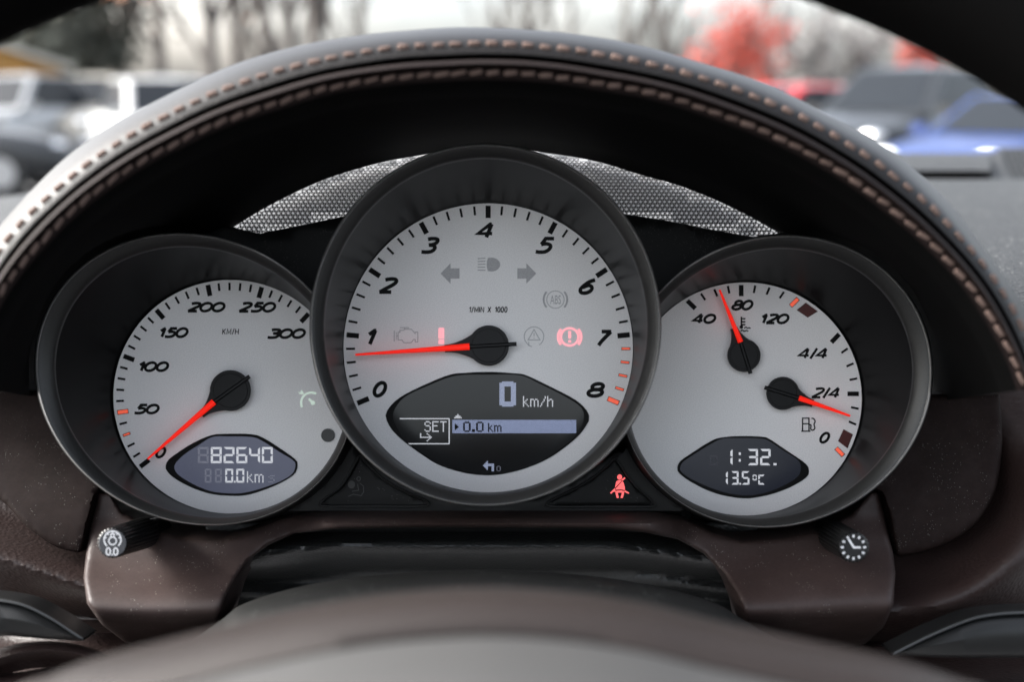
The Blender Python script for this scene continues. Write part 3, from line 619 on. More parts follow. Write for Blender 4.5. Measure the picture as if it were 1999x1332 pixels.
for side in (0, 1):
    if side == 0: tri = [(704, 894), (712, 904), (746, 938), (788, 962), (829, 980), (824, 986.5), (730, 986.5), (638, 986.5), (631, 981), (662, 958), (681, 933), (697, 903)]
    else: tri = [(1201, 899), (1208, 908), (1224, 932), (1246, 958), (1273, 982), (1268, 987), (1175, 987), (1082, 987), (1076, 981), (1125, 957), (1158, 937), (1192, 908)]
    wl = root('warning_lamp_panel', P(tri[6][0], tri[6][1], .434), ['black triangular lamp panel left of the middle dial with unlit airbag symbol', 'black triangular lamp panel right of the middle dial with lit red seat belt symbol'][side], 'warning lamp', 'triangular lamp panels under the dials')
    pillow('lens', tri, lambda x, y: .4345, 'black_plastic', wl, edge=3, drop=.0004, step=9, skirt=.002)
    cx = sum(p[0] for p in tri) / len(tri); cy = sum(p[1] for p in tri) / len(tri)
    cl = catmull(tri, 4); n_ = len(cl); o1 = []
    V_ = []
    for i in range(n_):
        a, b = cl[i - 1], cl[(i + 1) % n_]; tx, ty = b[0] - a[0], b[1] - a[1]; l = math.hypot(tx, ty) or 1; nx, ny = ty / l, -tx / l
        V_.append((nx, ny))
    sgn = 1 if sum((p[0] - cx) * v[0] + (p[1] - cy) * v[1] for p, v in zip(cl, V_)) > 0 else -1
    row = lambda o_, d: [P(p[0] + sgn * v[0] * o_, p[1] + sgn * v[1] * o_, d) for p, v in zip(cl, V_)]
    loft('rim', [row(-.5, .4355), row(.3, .4332), row(1.5, .4328), row(3.6, .4328), row(4.6, .4334), row(5, .436)], 'frame_plastic', wl, deg=60)
    dl = .4343
    if side:
        pt = lambda L: off(L, 1070, 880, 9.09)
        flat('seat_belt_symbol', pt([(1275 + 44 * math.cos(a), 475 + 48 * math.sin(a)) for a in np.linspace(0, 2 * math.pi, 20, False)]), 'lamp_red', wl, dl, 0)
        flat('seat_belt_symbol', pt([(1215, 552), (1250, 530), (1300, 530), (1305, 545), (1190, 668)]), 'lamp_red', wl, dl, 0)
        flat('seat_belt_symbol', pt([(1318, 548), (1345, 570), (1368, 660), (1370, 705), (1290, 692), (1205, 700), (1200, 685)]), 'lamp_red', wl, dl, 0)
        strokes('seat_belt_symbol', [pt([(1312, 535), (1370, 485)])], 3.2, 'lamp_red', wl, dl, .0001)
        flat('seat_belt_symbol', pt([(1188, 672), (1205, 735), (1165, 735), (1122, 772), (1108, 752)]), 'lamp_red', wl, dl, 0)
        flat('seat_belt_symbol', pt([(1370, 712), (1445, 752), (1435, 772), (1358, 738)]), 'lamp_red', wl, dl, 0)
        flat('seat_belt_symbol', pt([(1205, 722), (1290, 712), (1358, 724), (1352, 750), (1205, 750)]), 'lamp_red', wl, dl, 0)
        flat('seat_belt_symbol', pt([(1200, 752), (1240, 752), (1262, 845), (1222, 845)]), 'lamp_red', wl, dl, 0)
        flat('seat_belt_symbol', pt([(1316, 752), (1356, 752), (1332, 845), (1290, 845)]), 'lamp_red', wl, dl, 0)
    else:
        pt = lambda L: off(L, 620, 860, 7.14)
        strokes('airbag_symbol', [pt([(575 + 25 * math.cos(a), 540 + 28 * math.sin(a)) for a in np.linspace(0, 2 * math.pi, 20)]), pt([(590, 600), (640, 640), (645, 720), (610, 775), (500, 755), (430, 785)]), pt([(560, 610), (575, 700), (480, 715)])], 1.8, 'airbag_print', wl, dl, .0001)
        flat('airbag_symbol', pt([(475 + 50 * math.cos(a), 620 + 55 * math.sin(a)) for a in np.linspace(0, 2 * math.pi, 24, False)]), 'airbag_print', wl, dl, .0001)
# mesh grille
gr = root('mesh_grille', P(960, 440, .50), 'black perforated mesh grille arching behind the top of the middle dial', 'grille')
G1 = [(380, 486), (440, 453), (550, 388), (630, 352), (710, 326), (806, 306), (950, 290), (1080, 302), (1172, 318), (1264, 341), (1356, 370), (1448, 411), (1517, 453), (1570, 490)]
G2 = [(380, 500), (430, 458), (506, 457), (610, 433), (662, 424), (950, 400), (1223, 419), (1301, 431), (1391, 449), (1444, 459), (1530, 462), (1570, 500)]
g1 = lambda x: np.interp(x, *zip(*G1)); g2 = lambda x: np.interp(x, *zip(*G2))
pitch = .00194; RG = .047; y0g = .474; z0 = P(0, 472, y0g).z
def gs(x, s):
    a = s / RG; return Vector((x, y0g + RG * (1 - math.cos(a)), z0 + RG * math.sin(a) + .0))
def proj(v): return (1000 + v.x / v.y * F, 666 - v.z / v.y * F)
V, Fc = [], []; nh = 10
for j in range(-4, 40):
    for i in range(-75, 75):
        x = (i + .5 * (j % 2)) * pitch - .008; s = j * pitch * .866
        if s / RG > 1.35: continue
        wob = .0004 * math.sin(i * .7) * math.exp(-max(0, s) * 300)
        px, py = proj(gs(x, s + wob))
        if px < 400 or px > 1560 or (760 < px < 1130 and py > 330) or py < g1(px) + 0.5 or py > g2(px) + 3: continue
        b = len(V)
        for k in range(nh):                    # hex outline, hole, hole back
            a = 2 * math.pi * k / nh; h = pitch / 2 / math.cos(((math.degrees(a) - 0 + 30) % 60 - 30) * math.pi / 180)
            V.append(gs(x + h * math.cos(a), s + wob + h * math.sin(a)))
        for k in range(nh):
            a = 2 * math.pi * k / nh; V.append(gs(x + pitch * .315 * math.cos(a), s + wob + pitch * .315 * math.sin(a)) + Vector((0, .0002, 0)))
        for k in range(nh):
            V.append(V[b + nh + k] + Vector((0, .0006, .0002)))
        for k in range(nh):
            q = (k + 1) % nh; Fc.append((b + k, b + q, b + nh + q, b + nh + k)); Fc.append((b + nh + k, b + nh + q, b + 2 * nh + q, b + 2 * nh + k))
mesh_obj('mesh_sheet', V, Fc, 'mesh_black', gr, kind='stuff')
# added translucent sheet that makes the mesh holes look bright
V, Fc = [], []; xs = np.linspace(-.135, .125, 40)
ss = np.linspace(-.003, .066, 14)
for s in ss:
    for x in xs:
        v = gs(x, s); n_ = Vector((0, -math.cos(s / RG), math.sin(s / RG))); V.append(v - n_ * .0022)
for j in range(len(ss) - 1):
    for i in range(len(xs) - 1): a = j * 40 + i; Fc.append((a, a + 1, a + 41, a + 40))
vv = [proj(v) for v in V]
Fc = [f for f in Fc if all(g1(vv[k][0]) - 5 < vv[k][1] for k in f) and all(vv[k][1] < g2(vv[k][0]) + 9 for k in f)]
o = mesh_obj('added_glow_sheet', V, Fc, 'mesh_glow_sheet', gr, smooth=True)

# ------------------------------------------------------------------ hood over the cluster
HC = (960, 900)
OUT = [(-170, 762), (-110, 610), (-55, 510), (0, 441), (53, 381), (123, 311), (212, 247), (317, 191), (388, 155), (459, 124), (529, 102), (600, 85), (700, 69), (800, 59), (932, 53), (1038, 58), (1144, 69), (1250, 88), (1369, 123), (1493, 162), (1616, 224), (1705, 272), (1758, 304), (1811, 353), (1864, 406), (1913, 474), (1957, 535), (1998, 593), (2060, 765)]
UP = [(-120, 765), (-60, 600), (0, 487), (21, 459), (53, 423), (99, 381), (141, 344), (198, 300), (265, 259), (339, 219), (416, 183), (501, 152), (593, 125), (688, 106), (752, 95), (858, 88), (960, 85), (1063, 91), (1169, 106), (1264, 124), (1370, 152), (1475, 190), (1567, 229), (1652, 279), (1719, 321), (1756, 353), (1807, 392), (1853, 440), (1903, 494), (1944, 547), (1977, 601), (1998, 642), (2038, 765)]
LO = [(-72, 765), (-40, 650), (0, 571), (15, 549), (39, 517), (66, 487), (92, 459), (134, 416), (176, 381), (233, 342), (282, 310), (353, 275), (423, 240), (494, 215), (550, 198), (628, 173), (752, 153), (858, 145), (960, 141), (1063, 146), (1179, 164), (1349, 201), (1405, 222), (1490, 254), (1563, 289), (1638, 332), (1705, 378), (1758, 420), (1779, 438), (1833, 488), (1866, 523), (1907, 572), (1940, 626), (1965, 671), (1990, 721), (2002, 765)]
REAR = [(105, 765), (185, 610), (300, 520), (445, 448), (560, 380), (700, 325), (820, 300), (950, 286), (1080, 297), (1250, 338), (1400, 388), (1525, 455), (1585, 480), (1690, 548), (1795, 680), (1822, 765)]
NPH = 260; PH = np.linspace(8.0, 172.4, NPH)
def polar(curve):
    a = np.array([math.degrees(math.atan2(HC[1] - y, HC[0] - x)) for x, y in curve]); r = np.array([math.hypot(HC[1] - y, HC[0] - x) for x, y in curve])
    i = np.argsort(a); r_ = np.interp(PH, a[i], r[i]); k = 7; pad = np.r_[[r_[0] * 2 - r_[j] for j in range(k, 0, -1)], r_, [r_[-1] * 2 - r_[-j - 1] for j in range(1, k + 1)]]
    ker = np.hanning(2 * k + 1); ker /= ker.sum(); return np.convolve(pad, ker, 'valid')
rO, rU, rL, rR = polar(OUT), polar(UP), polar(LO), polar(REAR)
def bez_polar():
    best = np.zeros(NPH)
    for e in ((380, 741, 311, 286, 32), (1516, 745, 305, 286, -21), (948, 635, 343, 354, 0)):
        pts = ell(*e, 400); a = np.array([math.degrees(math.atan2(HC[1] - y, HC[0] - x)) for x, y in pts]); r = np.array([math.hypot(HC[1] - y, HC[0] - x) for x, y in pts])
        for i, p in enumerate(PH):
            k = np.abs(a - p) < 1.0
            if k.any(): best[i] = max(best[i], r[k].max())
    return best
rBZ = bez_polar()
clr = lambda r: np.maximum(r, rBZ + 9)
def hrow(r, d): return [P(HC[0] - a * math.cos(R(p)), HC[1] - a * math.sin(R(p)), d) for a, p in zip(r, PH)]
mixr = lambda a, b, t: a + (b - a) * t
hood = root('instrument_hood', P(960, 766, .40), 'arched dark brown leather hood with two rows of stitching over the dials', 'dashboard hood')
def hood_back(r, d):          # outer skin running back behind the silhouette
    return hrow(r, d)
loft('outer_leather', [hrow(rO * .965, .440), hrow(rO * .982, .415), hrow(rO * .995, .385), hrow(rO, .366), hrow(mixr(rO, rU, .12), .3575), hrow(mixr(rO, rU, .3), .3510), hrow(mixr(rO, rU, .5), .3465), hrow(mixr(rO, rU, .75), .3432), hrow(rU, .3417), hrow(mixr(rU, rL, .2), .3405), hrow(mixr(rU, rL, .34), .3402), hrow(mixr(rU, rL, .39), .344), hrow(mixr(rU, rL, .42), .352)], 'leather_top', hood, closed=False, deg=80)
loft('piping', [hrow(mixr(rU, rL, .38), .3545), hrow(mixr(rU, rL, .46), .3535), hrow(mixr(rU, rL, .54), .3425), hrow(mixr(rU, rL, .56), .3385), hrow(mixr(rU, rL, .60), .3350), hrow(mixr(rU, rL, .69), .3335), hrow(mixr(rU, rL, .78), .3345), hrow(mixr(rU, rL, .85), .3375), hrow(mixr(rU, rL, .90), .3385), hrow(mixr(rU, rL, 1.06), .3375), hrow(rL - 14, .3385)], 'leather_piping', hood, closed=False, deg=80)
loft('lining', [hrow(rL - 13, .3384), hrow(rL - 20, .3395), hrow(rL - 34, .345), hrow(rL - 46, .352), hrow(rL - 50, .3555), hrow(rL - 54, .357), hrow(clr(mixr(rL - 54, rR, .35)), .385), hrow(clr(mixr(rL - 54, rR, .55)), .41), hrow(clr(mixr(rL - 54, rR, .8)), .44), hrow(rR, .474), hrow(rR - 4, .476)], 'lining_black', hood, closed=False, deg=80)
# stitches
def capsule(name, L, W, T, m):
    V, Fc = [], []; k = 8; st = [(-.5, .35), (-.46, .8), (-.3, .95), (.3, .95), (.46, .8), (.5, .35)]
    for t, s in st:
        for i in range(k): a = 2 * math.pi * i / k; V.append((t * L, -math.cos(a) * T / 2 * s, math.sin(a) * W / 2 * s))
    for i in range(len(st) - 1):
        for j in range(k): q = (j + 1) % k; Fc.append((i * k + j, i * k + q, (i + 1) * k + q, (i + 1) * k + j))
    Fc.append(tuple(range(k))[::-1]); Fc.append(tuple((len(st) - 1) * k + j for j in range(k)))
    me = bpy.data.meshes.new(name); me.from_pydata(V, [], Fc); me.polygons.foreach_set('use_smooth', [True] * len(me.polygons)); me.materials.append(M[m]); return me
s1 = capsule('stitch', .0036, .0019, .0012, 'thread'); s2 = capsule('stitch', .0043, .0015, .0011, 'thread')
for (r_, d_, me, pit, slant, lo) in ((rU, .3414, s1, .0052, -4, 0), (mixr(rU, rL, 1.0), .3371, s2, .0050, 9, 1)):
    row = hrow(r_, d_); acc = 0; last = row[0]
    for i in range(1, NPH):
        seg = row[i] - row[i - 1]; l = seg.length; pos = 0
        while acc + (l - pos) >= pit:
            pos += pit - acc; acc = 0; p = row[i - 1] + seg * (pos / l); q = proj(p)
            if -40 < q[0] < 2040 and q[1] < 800:
                o = bpy.data.objects.new('stitch', me); C.objects.link(o); o.parent = hood; o.location = p - base_loc(hood)
                o.rotation_euler = (0, -math.atan2(seg.z, seg.x) - R(slant + random.uniform(-3, 3)), 0); o.scale = (random.uniform(.86, 1.06), 1, random.uniform(.82, 1.12)); o.location += Vector((random.gauss(0, .00008), 0, random.gauss(0, .00008)))
        acc += l - pos

# ------------------------------------------------------------------ lower dashboard panels
def dcol(x, y): # shared front shape: upright near the dials, shelf towards the driver, rolled under
    y0 = 1190 + 8 * math.sin((x - 150) / 90.0); v = .436 - .004 * sstep(1000, 1060, y) - .028 * math.exp(-((y - y0) / (88 if y < y0 else 66)) ** 2) + .02 * sstep(1190, 1290, y)
    return v
fas = root('lower_trim', P(960, 1040, .42), 'dark brown plastic trim bridging under the dials down to both knob panels', 'dashboard trim')
inner = [(427, 1212), (442, 1165), (460, 1130), (485, 1095), (525, 1065), (575, 1043), (650, 1034), (800, 1031), (1000, 1031), (1180, 1033), (1255, 1040), (1324, 1054), (1374, 1082), (1414, 1122), (1439, 1162), (1456, 1207)]
topL = [(615, 998), (550, 1012), (480, 1040), (430, 1056), (360, 1050), (300, 1030), (240, 1000), (215, 960)]
topR = [(1279, 1000), (1339, 1015), (1394, 1040), (1449, 1056), (1530, 1050), (1600, 1035), (1660, 1005), (1700, 960)]
out = [(192, 962), (180, 1010), (168, 1075), (163, 1130), (170, 1180), (200, 1222), (245, 1256), (330, 1290), (410, 1295)]
outR = [(1470, 1300), (1600, 1290), (1686, 1262), (1726, 1226), (1745, 1182), (1749, 1120), (1744, 1078), (1728, 1010), (1716, 962)]
poly = out + inner + outR + topR[::-1] + [(1150, 996), (1000, 996), (850, 996)] + topL
def dfas(x, y):
    # distance to the inner arch makes the rounded lip
    v = dcol(x, y)
    t = sstep(560, 660, x) * sstep(1360, 1260, x)
    return v * (1 - t) + t * (.4335 - .022 * sstep(997, 1022, y))
pillow('trim_panel', poly, dfas, 'brown_plastic', fas, edge=9, drop=.0045, step=7, skirt=.03)
# side covers
cl = root('side_cover', P(90, 1077, .43), 'dark brown dusty end cover at the left of the dials', 'dashboard panel', 'end covers beside the dials')
pillow('cover', [(-60, 762), (75, 762), (130, 800), (150, 880), (205, 945), (187, 968), (172, 1020), (160, 1074)] + catmull([(155, 1080), (135, 1077), (105, 1067), (70, 1044), (40, 1018), (10, 985), (-40, 950)], 5, False), lambda x, y: .438 - .010 * sstep(850, 1080, y), 'brown_cover', cl, edge=7, drop=.003, step=10, skirt=.02)
cr = root('side_cover', P(1850, 1085, .43), 'dark brown end cover at the right of the dials beside the clock knob', 'dashboard panel', 'end covers beside the dials')
pillow('cover', [(1700, 955), (1760, 880), (1790, 770), (1950, 768)] + catmull([(1952, 769), (1957, 830), (1956, 890), (1945, 955), (1924, 1000), (1895, 1034), (1855, 1060), (1805, 1079), (1757, 1088)], 5, False) + [(1751, 1082), (1738, 1010), (1722, 962)], lambda x, y: .438 - .010 * sstep(850, 1080, y), 'brown_cover', cr, edge=7, drop=.003, step=10, skirt=.02)
# leather dashboard wings round the covers
wg = root('dashboard', P(1000, 1290, .45), 'leather dashboard, brown round both ends of the dials and grey on top beyond the hood', 'dashboard')
def dwl(x, y):
    yc = 1092 + .33 * x
    return .456 - .040 * math.exp(-((y - yc) / (52 if y > yc else 60)) ** 2) + .03 * sstep(1170, 1260, y)
pillow('left_wing', [(-120, 750), (60, 745), (260, 950), (260, 1270), (-120, 1270)], dwl, 'brown_leather', wg, edge=5, drop=.002, step=10, skirt=.02)
def dwr(x, y):
    b = .452 - .012 * sstep(960, 1100, y)
    u = math.hypot((x - 1700) / 340.0, (y - 950) / 250.0)
    return b + .004 - .034 * math.exp(-((u - 1.02) / .26) ** 2) * sstep(720, 1000, y) + .03 * sstep(1180, 1290, y)
pillow('right_wing', [(1700, 940), (1900, 750), (2120, 745), (2120, 1300), (1660, 1300)], dwr, 'brown_leather', wg, edge=5, drop=.002, step=10, skirt=.02)
kn = lambda x, y: .44 - .05 * sstep(1245, 1340, y) + .006 * math.cos(x * .02)
pillow('knee_panel', [(-120, 1236), (300, 1236), (460, 1250), (460, 1420), (-120, 1420)], kn, 'brown_leather', wg, edge=6, drop=.002, step=12, skirt=.02)
pillow('knee_panel', [(1500, 1262), (2120, 1262), (2120, 1420), (1500, 1420)], lambda x, y: .44 - .04 * sstep(1262, 1360, y), 'brown_leather', wg, edge=6, drop=.002, step=12, skirt=.02)
loft('knee_bolster', [[P(90 + a * math.cos(t), 1345 + b_ * math.sin(t), d) for t in np.linspace(math.pi, 2 * math.pi, 40)] for a, b_, d in ((170, 92, .400), (160, 84, .394), (148, 74, .3925), (136, 64, .395), (128, 56, .402), (100, 40, .404))], 'brown_leather', wg, closed=False, deg=80)
# padded roll under the trim
def droll(x, y):
    e = 20 * sstep(700, 480, x) + 20 * sstep(1200, 1420, x); yy = y - e
    return .455 - .020 * math.exp(-((yy - 1066) / 27.0) ** 2) + .02 * sstep(1085, 1120, yy) + .0025 * math.sin((yy - 1060) * .13 + 2.2 * math.sin(x * .006)) * (sstep(760, 560, x) + sstep(1150, 1350, x)) * sstep(1040, 1060, yy)
pad = root('padded_roll', P(950, 1110, .45), 'black grained leather roll in the opening below the brown trim', 'dashboard padding')
pillow('pad', [(400, 1020), (1480, 1020), (1480, 1260), (400, 1260)], droll, 'black_leather', pad, edge=5, drop=.001, step=6, skirt=.004)

# ------------------------------------------------------------------ knobs
def knob(label, c0, c1, r0, r1, d0, d1, face, right):
    k = root('adjuster_knob', P(*c1, d1), label, 'knob', 'adjuster knobs below the dials')
    n = 144; teeth = 24
    def lp(c, r, d, amp):
        o = []
        for i in range(n):
            t = 2 * math.pi * i / n; q = r * (1 + amp * (abs(math.cos(teeth / 2 * t)) ** .6 - .6)); o.append(P(c[0] + q * math.cos(t), c[1] + q * math.sin(t), d))
        return o
    mixp = lambda t: (c0[0] + (c1[0] - c0[0]) * t, c0[1] + (c1[1] - c0[1]) * t)
    loft('grip', [lp(c0, r0 * .93, d0 - .0001, .05), lp(c0, r0, d0 + .0004, .09), lp(mixp(.5), (r0 + r1) / 2, (d0 + d1) / 2, .11), lp(c1, r1, d1, .11), lp(c1, r1 * .8, d1 + .001, 0), lp((c1[0] + (c1[0] - c0[0]) * .5, c1[1] + (c1[1] - c0[1]) * .5), r1 * .75, d1 + .02, 0)], 'knob_black', k, deg=28)
    loft('face', [lp(c0, r0 * .93, d0 - .00012, .05), lp(c0, r0 * .90, d0 - .0003, .03)], face, k, cap1=True, deg=20)
    dk = d0 - .00032
    if not right:
        cx, cy = 219.8, 1053.5
        strokes('dial_symbol', [parc(cx, cy + 1, 16.5, -48, 228, 40)], 2.4, 'print_white', k, dk)
        strokes('dial_symbol', [parc(cx, cy + 3.5, 7.4, 0, 360, 30)], 2.2, 'print_white', k, dk)
        strokes('dial_symbol', [[(cx - 3.2, cy - 4), (cx - 3.2, cy - 10), (cx + 3.2, cy - 10), (cx + 3.2, cy - 4)]], 2.0, 'print_white', k, dk, lift=.0002)
        for a in (15, 50, 90, 130, 165): strokes('dial_symbol', [[(cx + 15 * math.cos(R(a)), cy + 1 - 15 * math.sin(R(a))), (cx + 12.3 * math.cos(R(a)), cy + 1 - 12.3 * math.sin(R(a)))]], 2.6, 'print_white', k, dk, lift=.0002)
        for x in (211.6, 226): strokes('numeral', [[(x + 4 * math.cos(t) * (1), 1077.7 + 7 * math.sin(t)) for t in np.linspace(0, 2 * math.pi, 24)]], 2.3, 'print_white', k, dk)
        strokes('decimal_point', [[(217.4, 1084), (220.4, 1084)]], 3, 'print_white', k, dk)
    else:
        cx, cy = c0
        for i in range(12):
            a = i * 30
            strokes('hour_mark', [[(cx + 19.2 * math.cos(R(a)), cy - 19.2 * math.sin(R(a))), (cx + 24.6 * math.cos(R(a)), cy - 24.6 * math.sin(R(a)))]], 4, 'print_white', k, dk)
        strokes('clock_hand', [[(cx - 9.5, cy - 16), (cx + .8, cy + .3), (cx + 14, cy + .3)]], 4, 'print_white', k, dk)
    return k
knob('fluted black trip knob marked 0.0 below the left dial', (219.8, 1061), (282, 1041), 29, 29.5, .394, .426, 'knob_face', False)
knob('fluted black knob with clock face below the right dial', (1667, 1069.5), (1628, 1047), 29.5, 29, .394, .426, 'knob_face_dark', True)

# ------------------------------------------------------------------ steering column cover, stalks, steering wheel
col = root('column_cover', P(950, 1215, .36), 'dark grey plastic steering column cover behind the wheel hub', 'column cover')
carc = [(360, 1260), (430, 1213), (480, 1178), (600, 1143), (750, 1122), (950, 1113), (1150, 1125), (1300, 1150), (1400, 1180), (1455, 1213), (1540, 1260)]
carc = catmull(carc, 5, False)
loft('cover', [[P(x, y + 4, .44) for x, y in carc], [P(x, y, .405) for x, y in carc], [P(x, y + 1, .385) for x, y in carc], [P(x, y + 12, .368) for x, y in carc], [P(x, y + 40, .355) for x, y in carc], [P(x, y + 140, .35) for x, y in carc]], 'column_grey', col, closed=False, deg=80)
st = root('indicator_stalk', P(-60, 1215, .38), 'glossy dark grey stalk poking in at the left edge', 'stalk', 'stalks behind the wheel')
def fin(par, pts_top, pts_bot, d, m1, m2):
    a, b = catmull(pts_top, 5, False), catmull(pts_bot, 5, False); n = len(a); th = .006
    rows = []
    for t, dd in ((0, .004), (.06, .001), (.14, 0), (.5, -.002), (.86, 0), (1, .004)):
        rows.append([P(p[0] + (q[0] - p[0]) * t, p[1] + (q[1] - p[1]) * t, d + dd) for p, q in zip(a, b)])
    back = [[v + Vector((0, .012, 0)) for v in rows[-1]], [v + Vector((0, .012, 0)) for v in rows[0]]]
    loft('blade', rows + back + [rows[0]], m1, par, closed=False, deg=50)
    loft('chrome_edge', [[P(x, y - 2.5, d + .003) for x, y in a], [P(x, y - 1, d - .001) for x, y in a], [P(x, y + 3.0, d - .0012) for x, y in a], [P(x, y + 5, d + .002) for x, y in a]], m2, par, closed=False, deg=60)
fin(st, [(-100, 1160), (0, 1172), (50, 1183), (100, 1208), (140, 1234), (162, 1248)], [(-100, 1250), (0, 1243), (50, 1246), (100, 1250), (140, 1252), (164, 1252)], .385, 'stalk_grey', 'stalk_chrome')
st2 = root('wiper_stalk', P(2060, 1240, .38), 'glossy dark grey stalk with bright edge at the right edge', 'stalk', 'stalks behind the wheel')
fin(st2, [(1745, 1277), (1790, 1254), (1835, 1233), (1900, 1208), (1950, 1199), (2000, 1196), (2100, 1194)], [(1745, 1281), (1790, 1283), (1835, 1285), (1900, 1286), (1950, 1286), (2000, 1286), (2100, 1286)], .385, 'stalk_grey', 'stalk_chrome')

wh = root('steering_wheel', P(950, 1500, .22), 'steering wheel out of focus, black rim above and brown hub with painted grey sheen below', 'steering wheel')
harc = catmull([(-120, 1480), (20, 1352), (100, 1318), (200, 1282), (400, 1232), (520, 1203), (650, 1176), (800, 1156), (960, 1148), (1120, 1158), (1260, 1180), (1400, 1214), (1600, 1256), (1750, 1288), (1860, 1322), (1960, 1360), (2080, 1480)], 5, False)
HD = .225
def hr(dy, d, sx=1.0): return [P(950 + (x - 950) * sx, y + dy, d) for x, y in harc]
loft('hub_trim', [hr(30, .30), hr(8, .262), hr(0, .245), hr(10, .233), hr(34, .226), hr(62, .222), hr(92, .220), hr(112, .222)], 'wheel_brown', wh, closed=False, deg=80)
loft('airbag_pad', [hr(84, .2225), hr(98, .2198), hr(112, .2175), hr(135, .2135), hr(165, .208), hr(210, .202), hr(280, .196), hr(420, .19)], 'wheel_sky_sheen', wh, closed=False, deg=80)  # pad is brown; the grey paints the sky's sheen on it
# rim: inner edge seen as the dark arch in both upper corners
V = []; loops = []; nr = 16
for ph in np.linspace(-40, 220, 110):
    a = R(ph); dd = .235
    cx, cy, rx, ry = 888, 1218, 1700, 1321
    c = P(cx - (rx + 142) * math.cos(a), cy - (ry + 142) * math.sin(a), dd + .05 * max(0, math.sin(a)))
    rad = Vector((-math.cos(a), 0, math.sin(a))); rr = .0155
    loops.append([c + rad * rr * math.cos(2 * math.pi * k / nr) + Vector((0, 1, 0)) * rr * math.sin(2 * math.pi * k / nr) for k in range(nr)])
loft('rim', loops, 'wheel_rim', wh, deg=80)

# ------------------------------------------------------------------ dashboard top beyond the hood
dt = wg
def quadgrid(name, pts, m, parent, n=6):
    return loft(name, pts, m, parent, closed=False, deg=40)
xs_ = np.linspace(1640, 2300, 12)
quadgrid('top_pad', [[P(x, y, d) for x in np.linspace(x0, 2300, 12)] for x0, y, d in ((1985, 640, .43), (1930, 560, .47), (1860, 470, .56), (1760, 400, .68), (1700, 362, .80), (1680, 352, .86), (1660, 349, .90), (1660, 362, .91))], 'dash_grey', dt)
x2 = np.linspace(1640, 1935, 8)
quadgrid('slot', [[P(x, 356, .905) for x in x2], [P(x, 332, .915) for x in x2]], 'dash_black', dt)
quadgrid('ledge', [[P(x, 336, .90) for x in x2], [P(x, 333, .895) for x in x2], [P(x, 318, .93) for x in x2], [P(x, 302, 1.0) for x in x2], [P(x, 299, 1.03) for x in x2], [P(x, 310, 1.04) for x in x2]], 'dash_grey', dt)
mesh_obj('slot_end', [P(1935, 356, .90), P(1975, 350, .90), P(1950, 294, 1.0), P(1925, 300, 1.0)], [(0, 1, 2, 3)], 'dash_grey', dt)
mesh_obj('vent_bed', [P(1974, 352, .905), P(2200, 352, .905), P(2200, 288, 1.04), P(1948, 288, 1.04)], [(0, 1, 2, 3)], 'dash_black', dt)
for i in range(22):
    x = 1950 + i * 11; o = loft('vent_slat', [[P(x + 26, 351, .900), P(x + 31, 351, .900)], [P(x, 290, 1.03), P(x + 5, 290, 1.03)]], 'dash_grey', dt, closed=False, smooth=False)
xl = np.linspace(-300, 260, 10)
quadgrid('left_pad', [[P(x, 520 - x * .1, .45) for x in xl], [P(x, 440 - x * .1, .55) for x in xl], [P(x, 400 - x * .1, .72) for x in xl], [P(x, 384 - x * .1, .88) for x in xl], [P(x, 400 - x * .1, .92) for x in xl]], 'dash_grey', dt)

# ------------------------------------------------------------------ outside: car park
exec_bg = True
mat('asphalt', (0.07, 0.07, 0.072), 0.85, var=0.3, vscale=8)
mat('tyre', (0.012, 0.012, 0.012), 0.8); mat('alloy', (0.45, 0.45, 0.46), 0.3, 0.8); mat('glass_dark', (0.012, 0.014, 0.017), 0.3, spec=0.1)
mat('headlight', (0.8, 0.82, 0.85), 0.15, emit=(1, 1, 1), estr=0.35); mat('chrome', (0.7, 0.7, 0.7), 0.15, 1)
PAINT = {}
def paint(n, c, metal=.3): return mat('paint_' + n, c, 0.35, metal, coat=0.35)
paint('silver', (.24, .245, .25)); paint('white', (.36, .36, .355), 0); paint('beige', (.33, .30, .25)); paint('black', (.015, .016, .018)); paint('dark_grey', (.012, .013, .015)); paint('red', (.35, .01, .012), 0); paint('blue', (.010, .030, .13)); paint('pale_blue', (.06, .13, .2))
def wmesh(name, V, Fc, m, parent=None, smooth=True, kind=None):
    me = bpy.data.meshes.new(name); me.from_pydata([tuple(v) for v in V], [], Fc); me.materials.append(M[m])
    bm = bmesh.new(); bm.from_mesh(me); bmesh.ops.recalc_face_normals(bm, faces=bm.faces); bm.to_mesh(me); bm.free()
    o = bpy.data.objects.new(name, me); C.objects.link(o)
    if smooth: autosmooth(o, 40)
    if parent: o.parent = parent
    if kind: o['kind'] = kind
    return o
def ground_pos(px, dist):
    a = (px - 1000) / F; return (a * dist, dist)
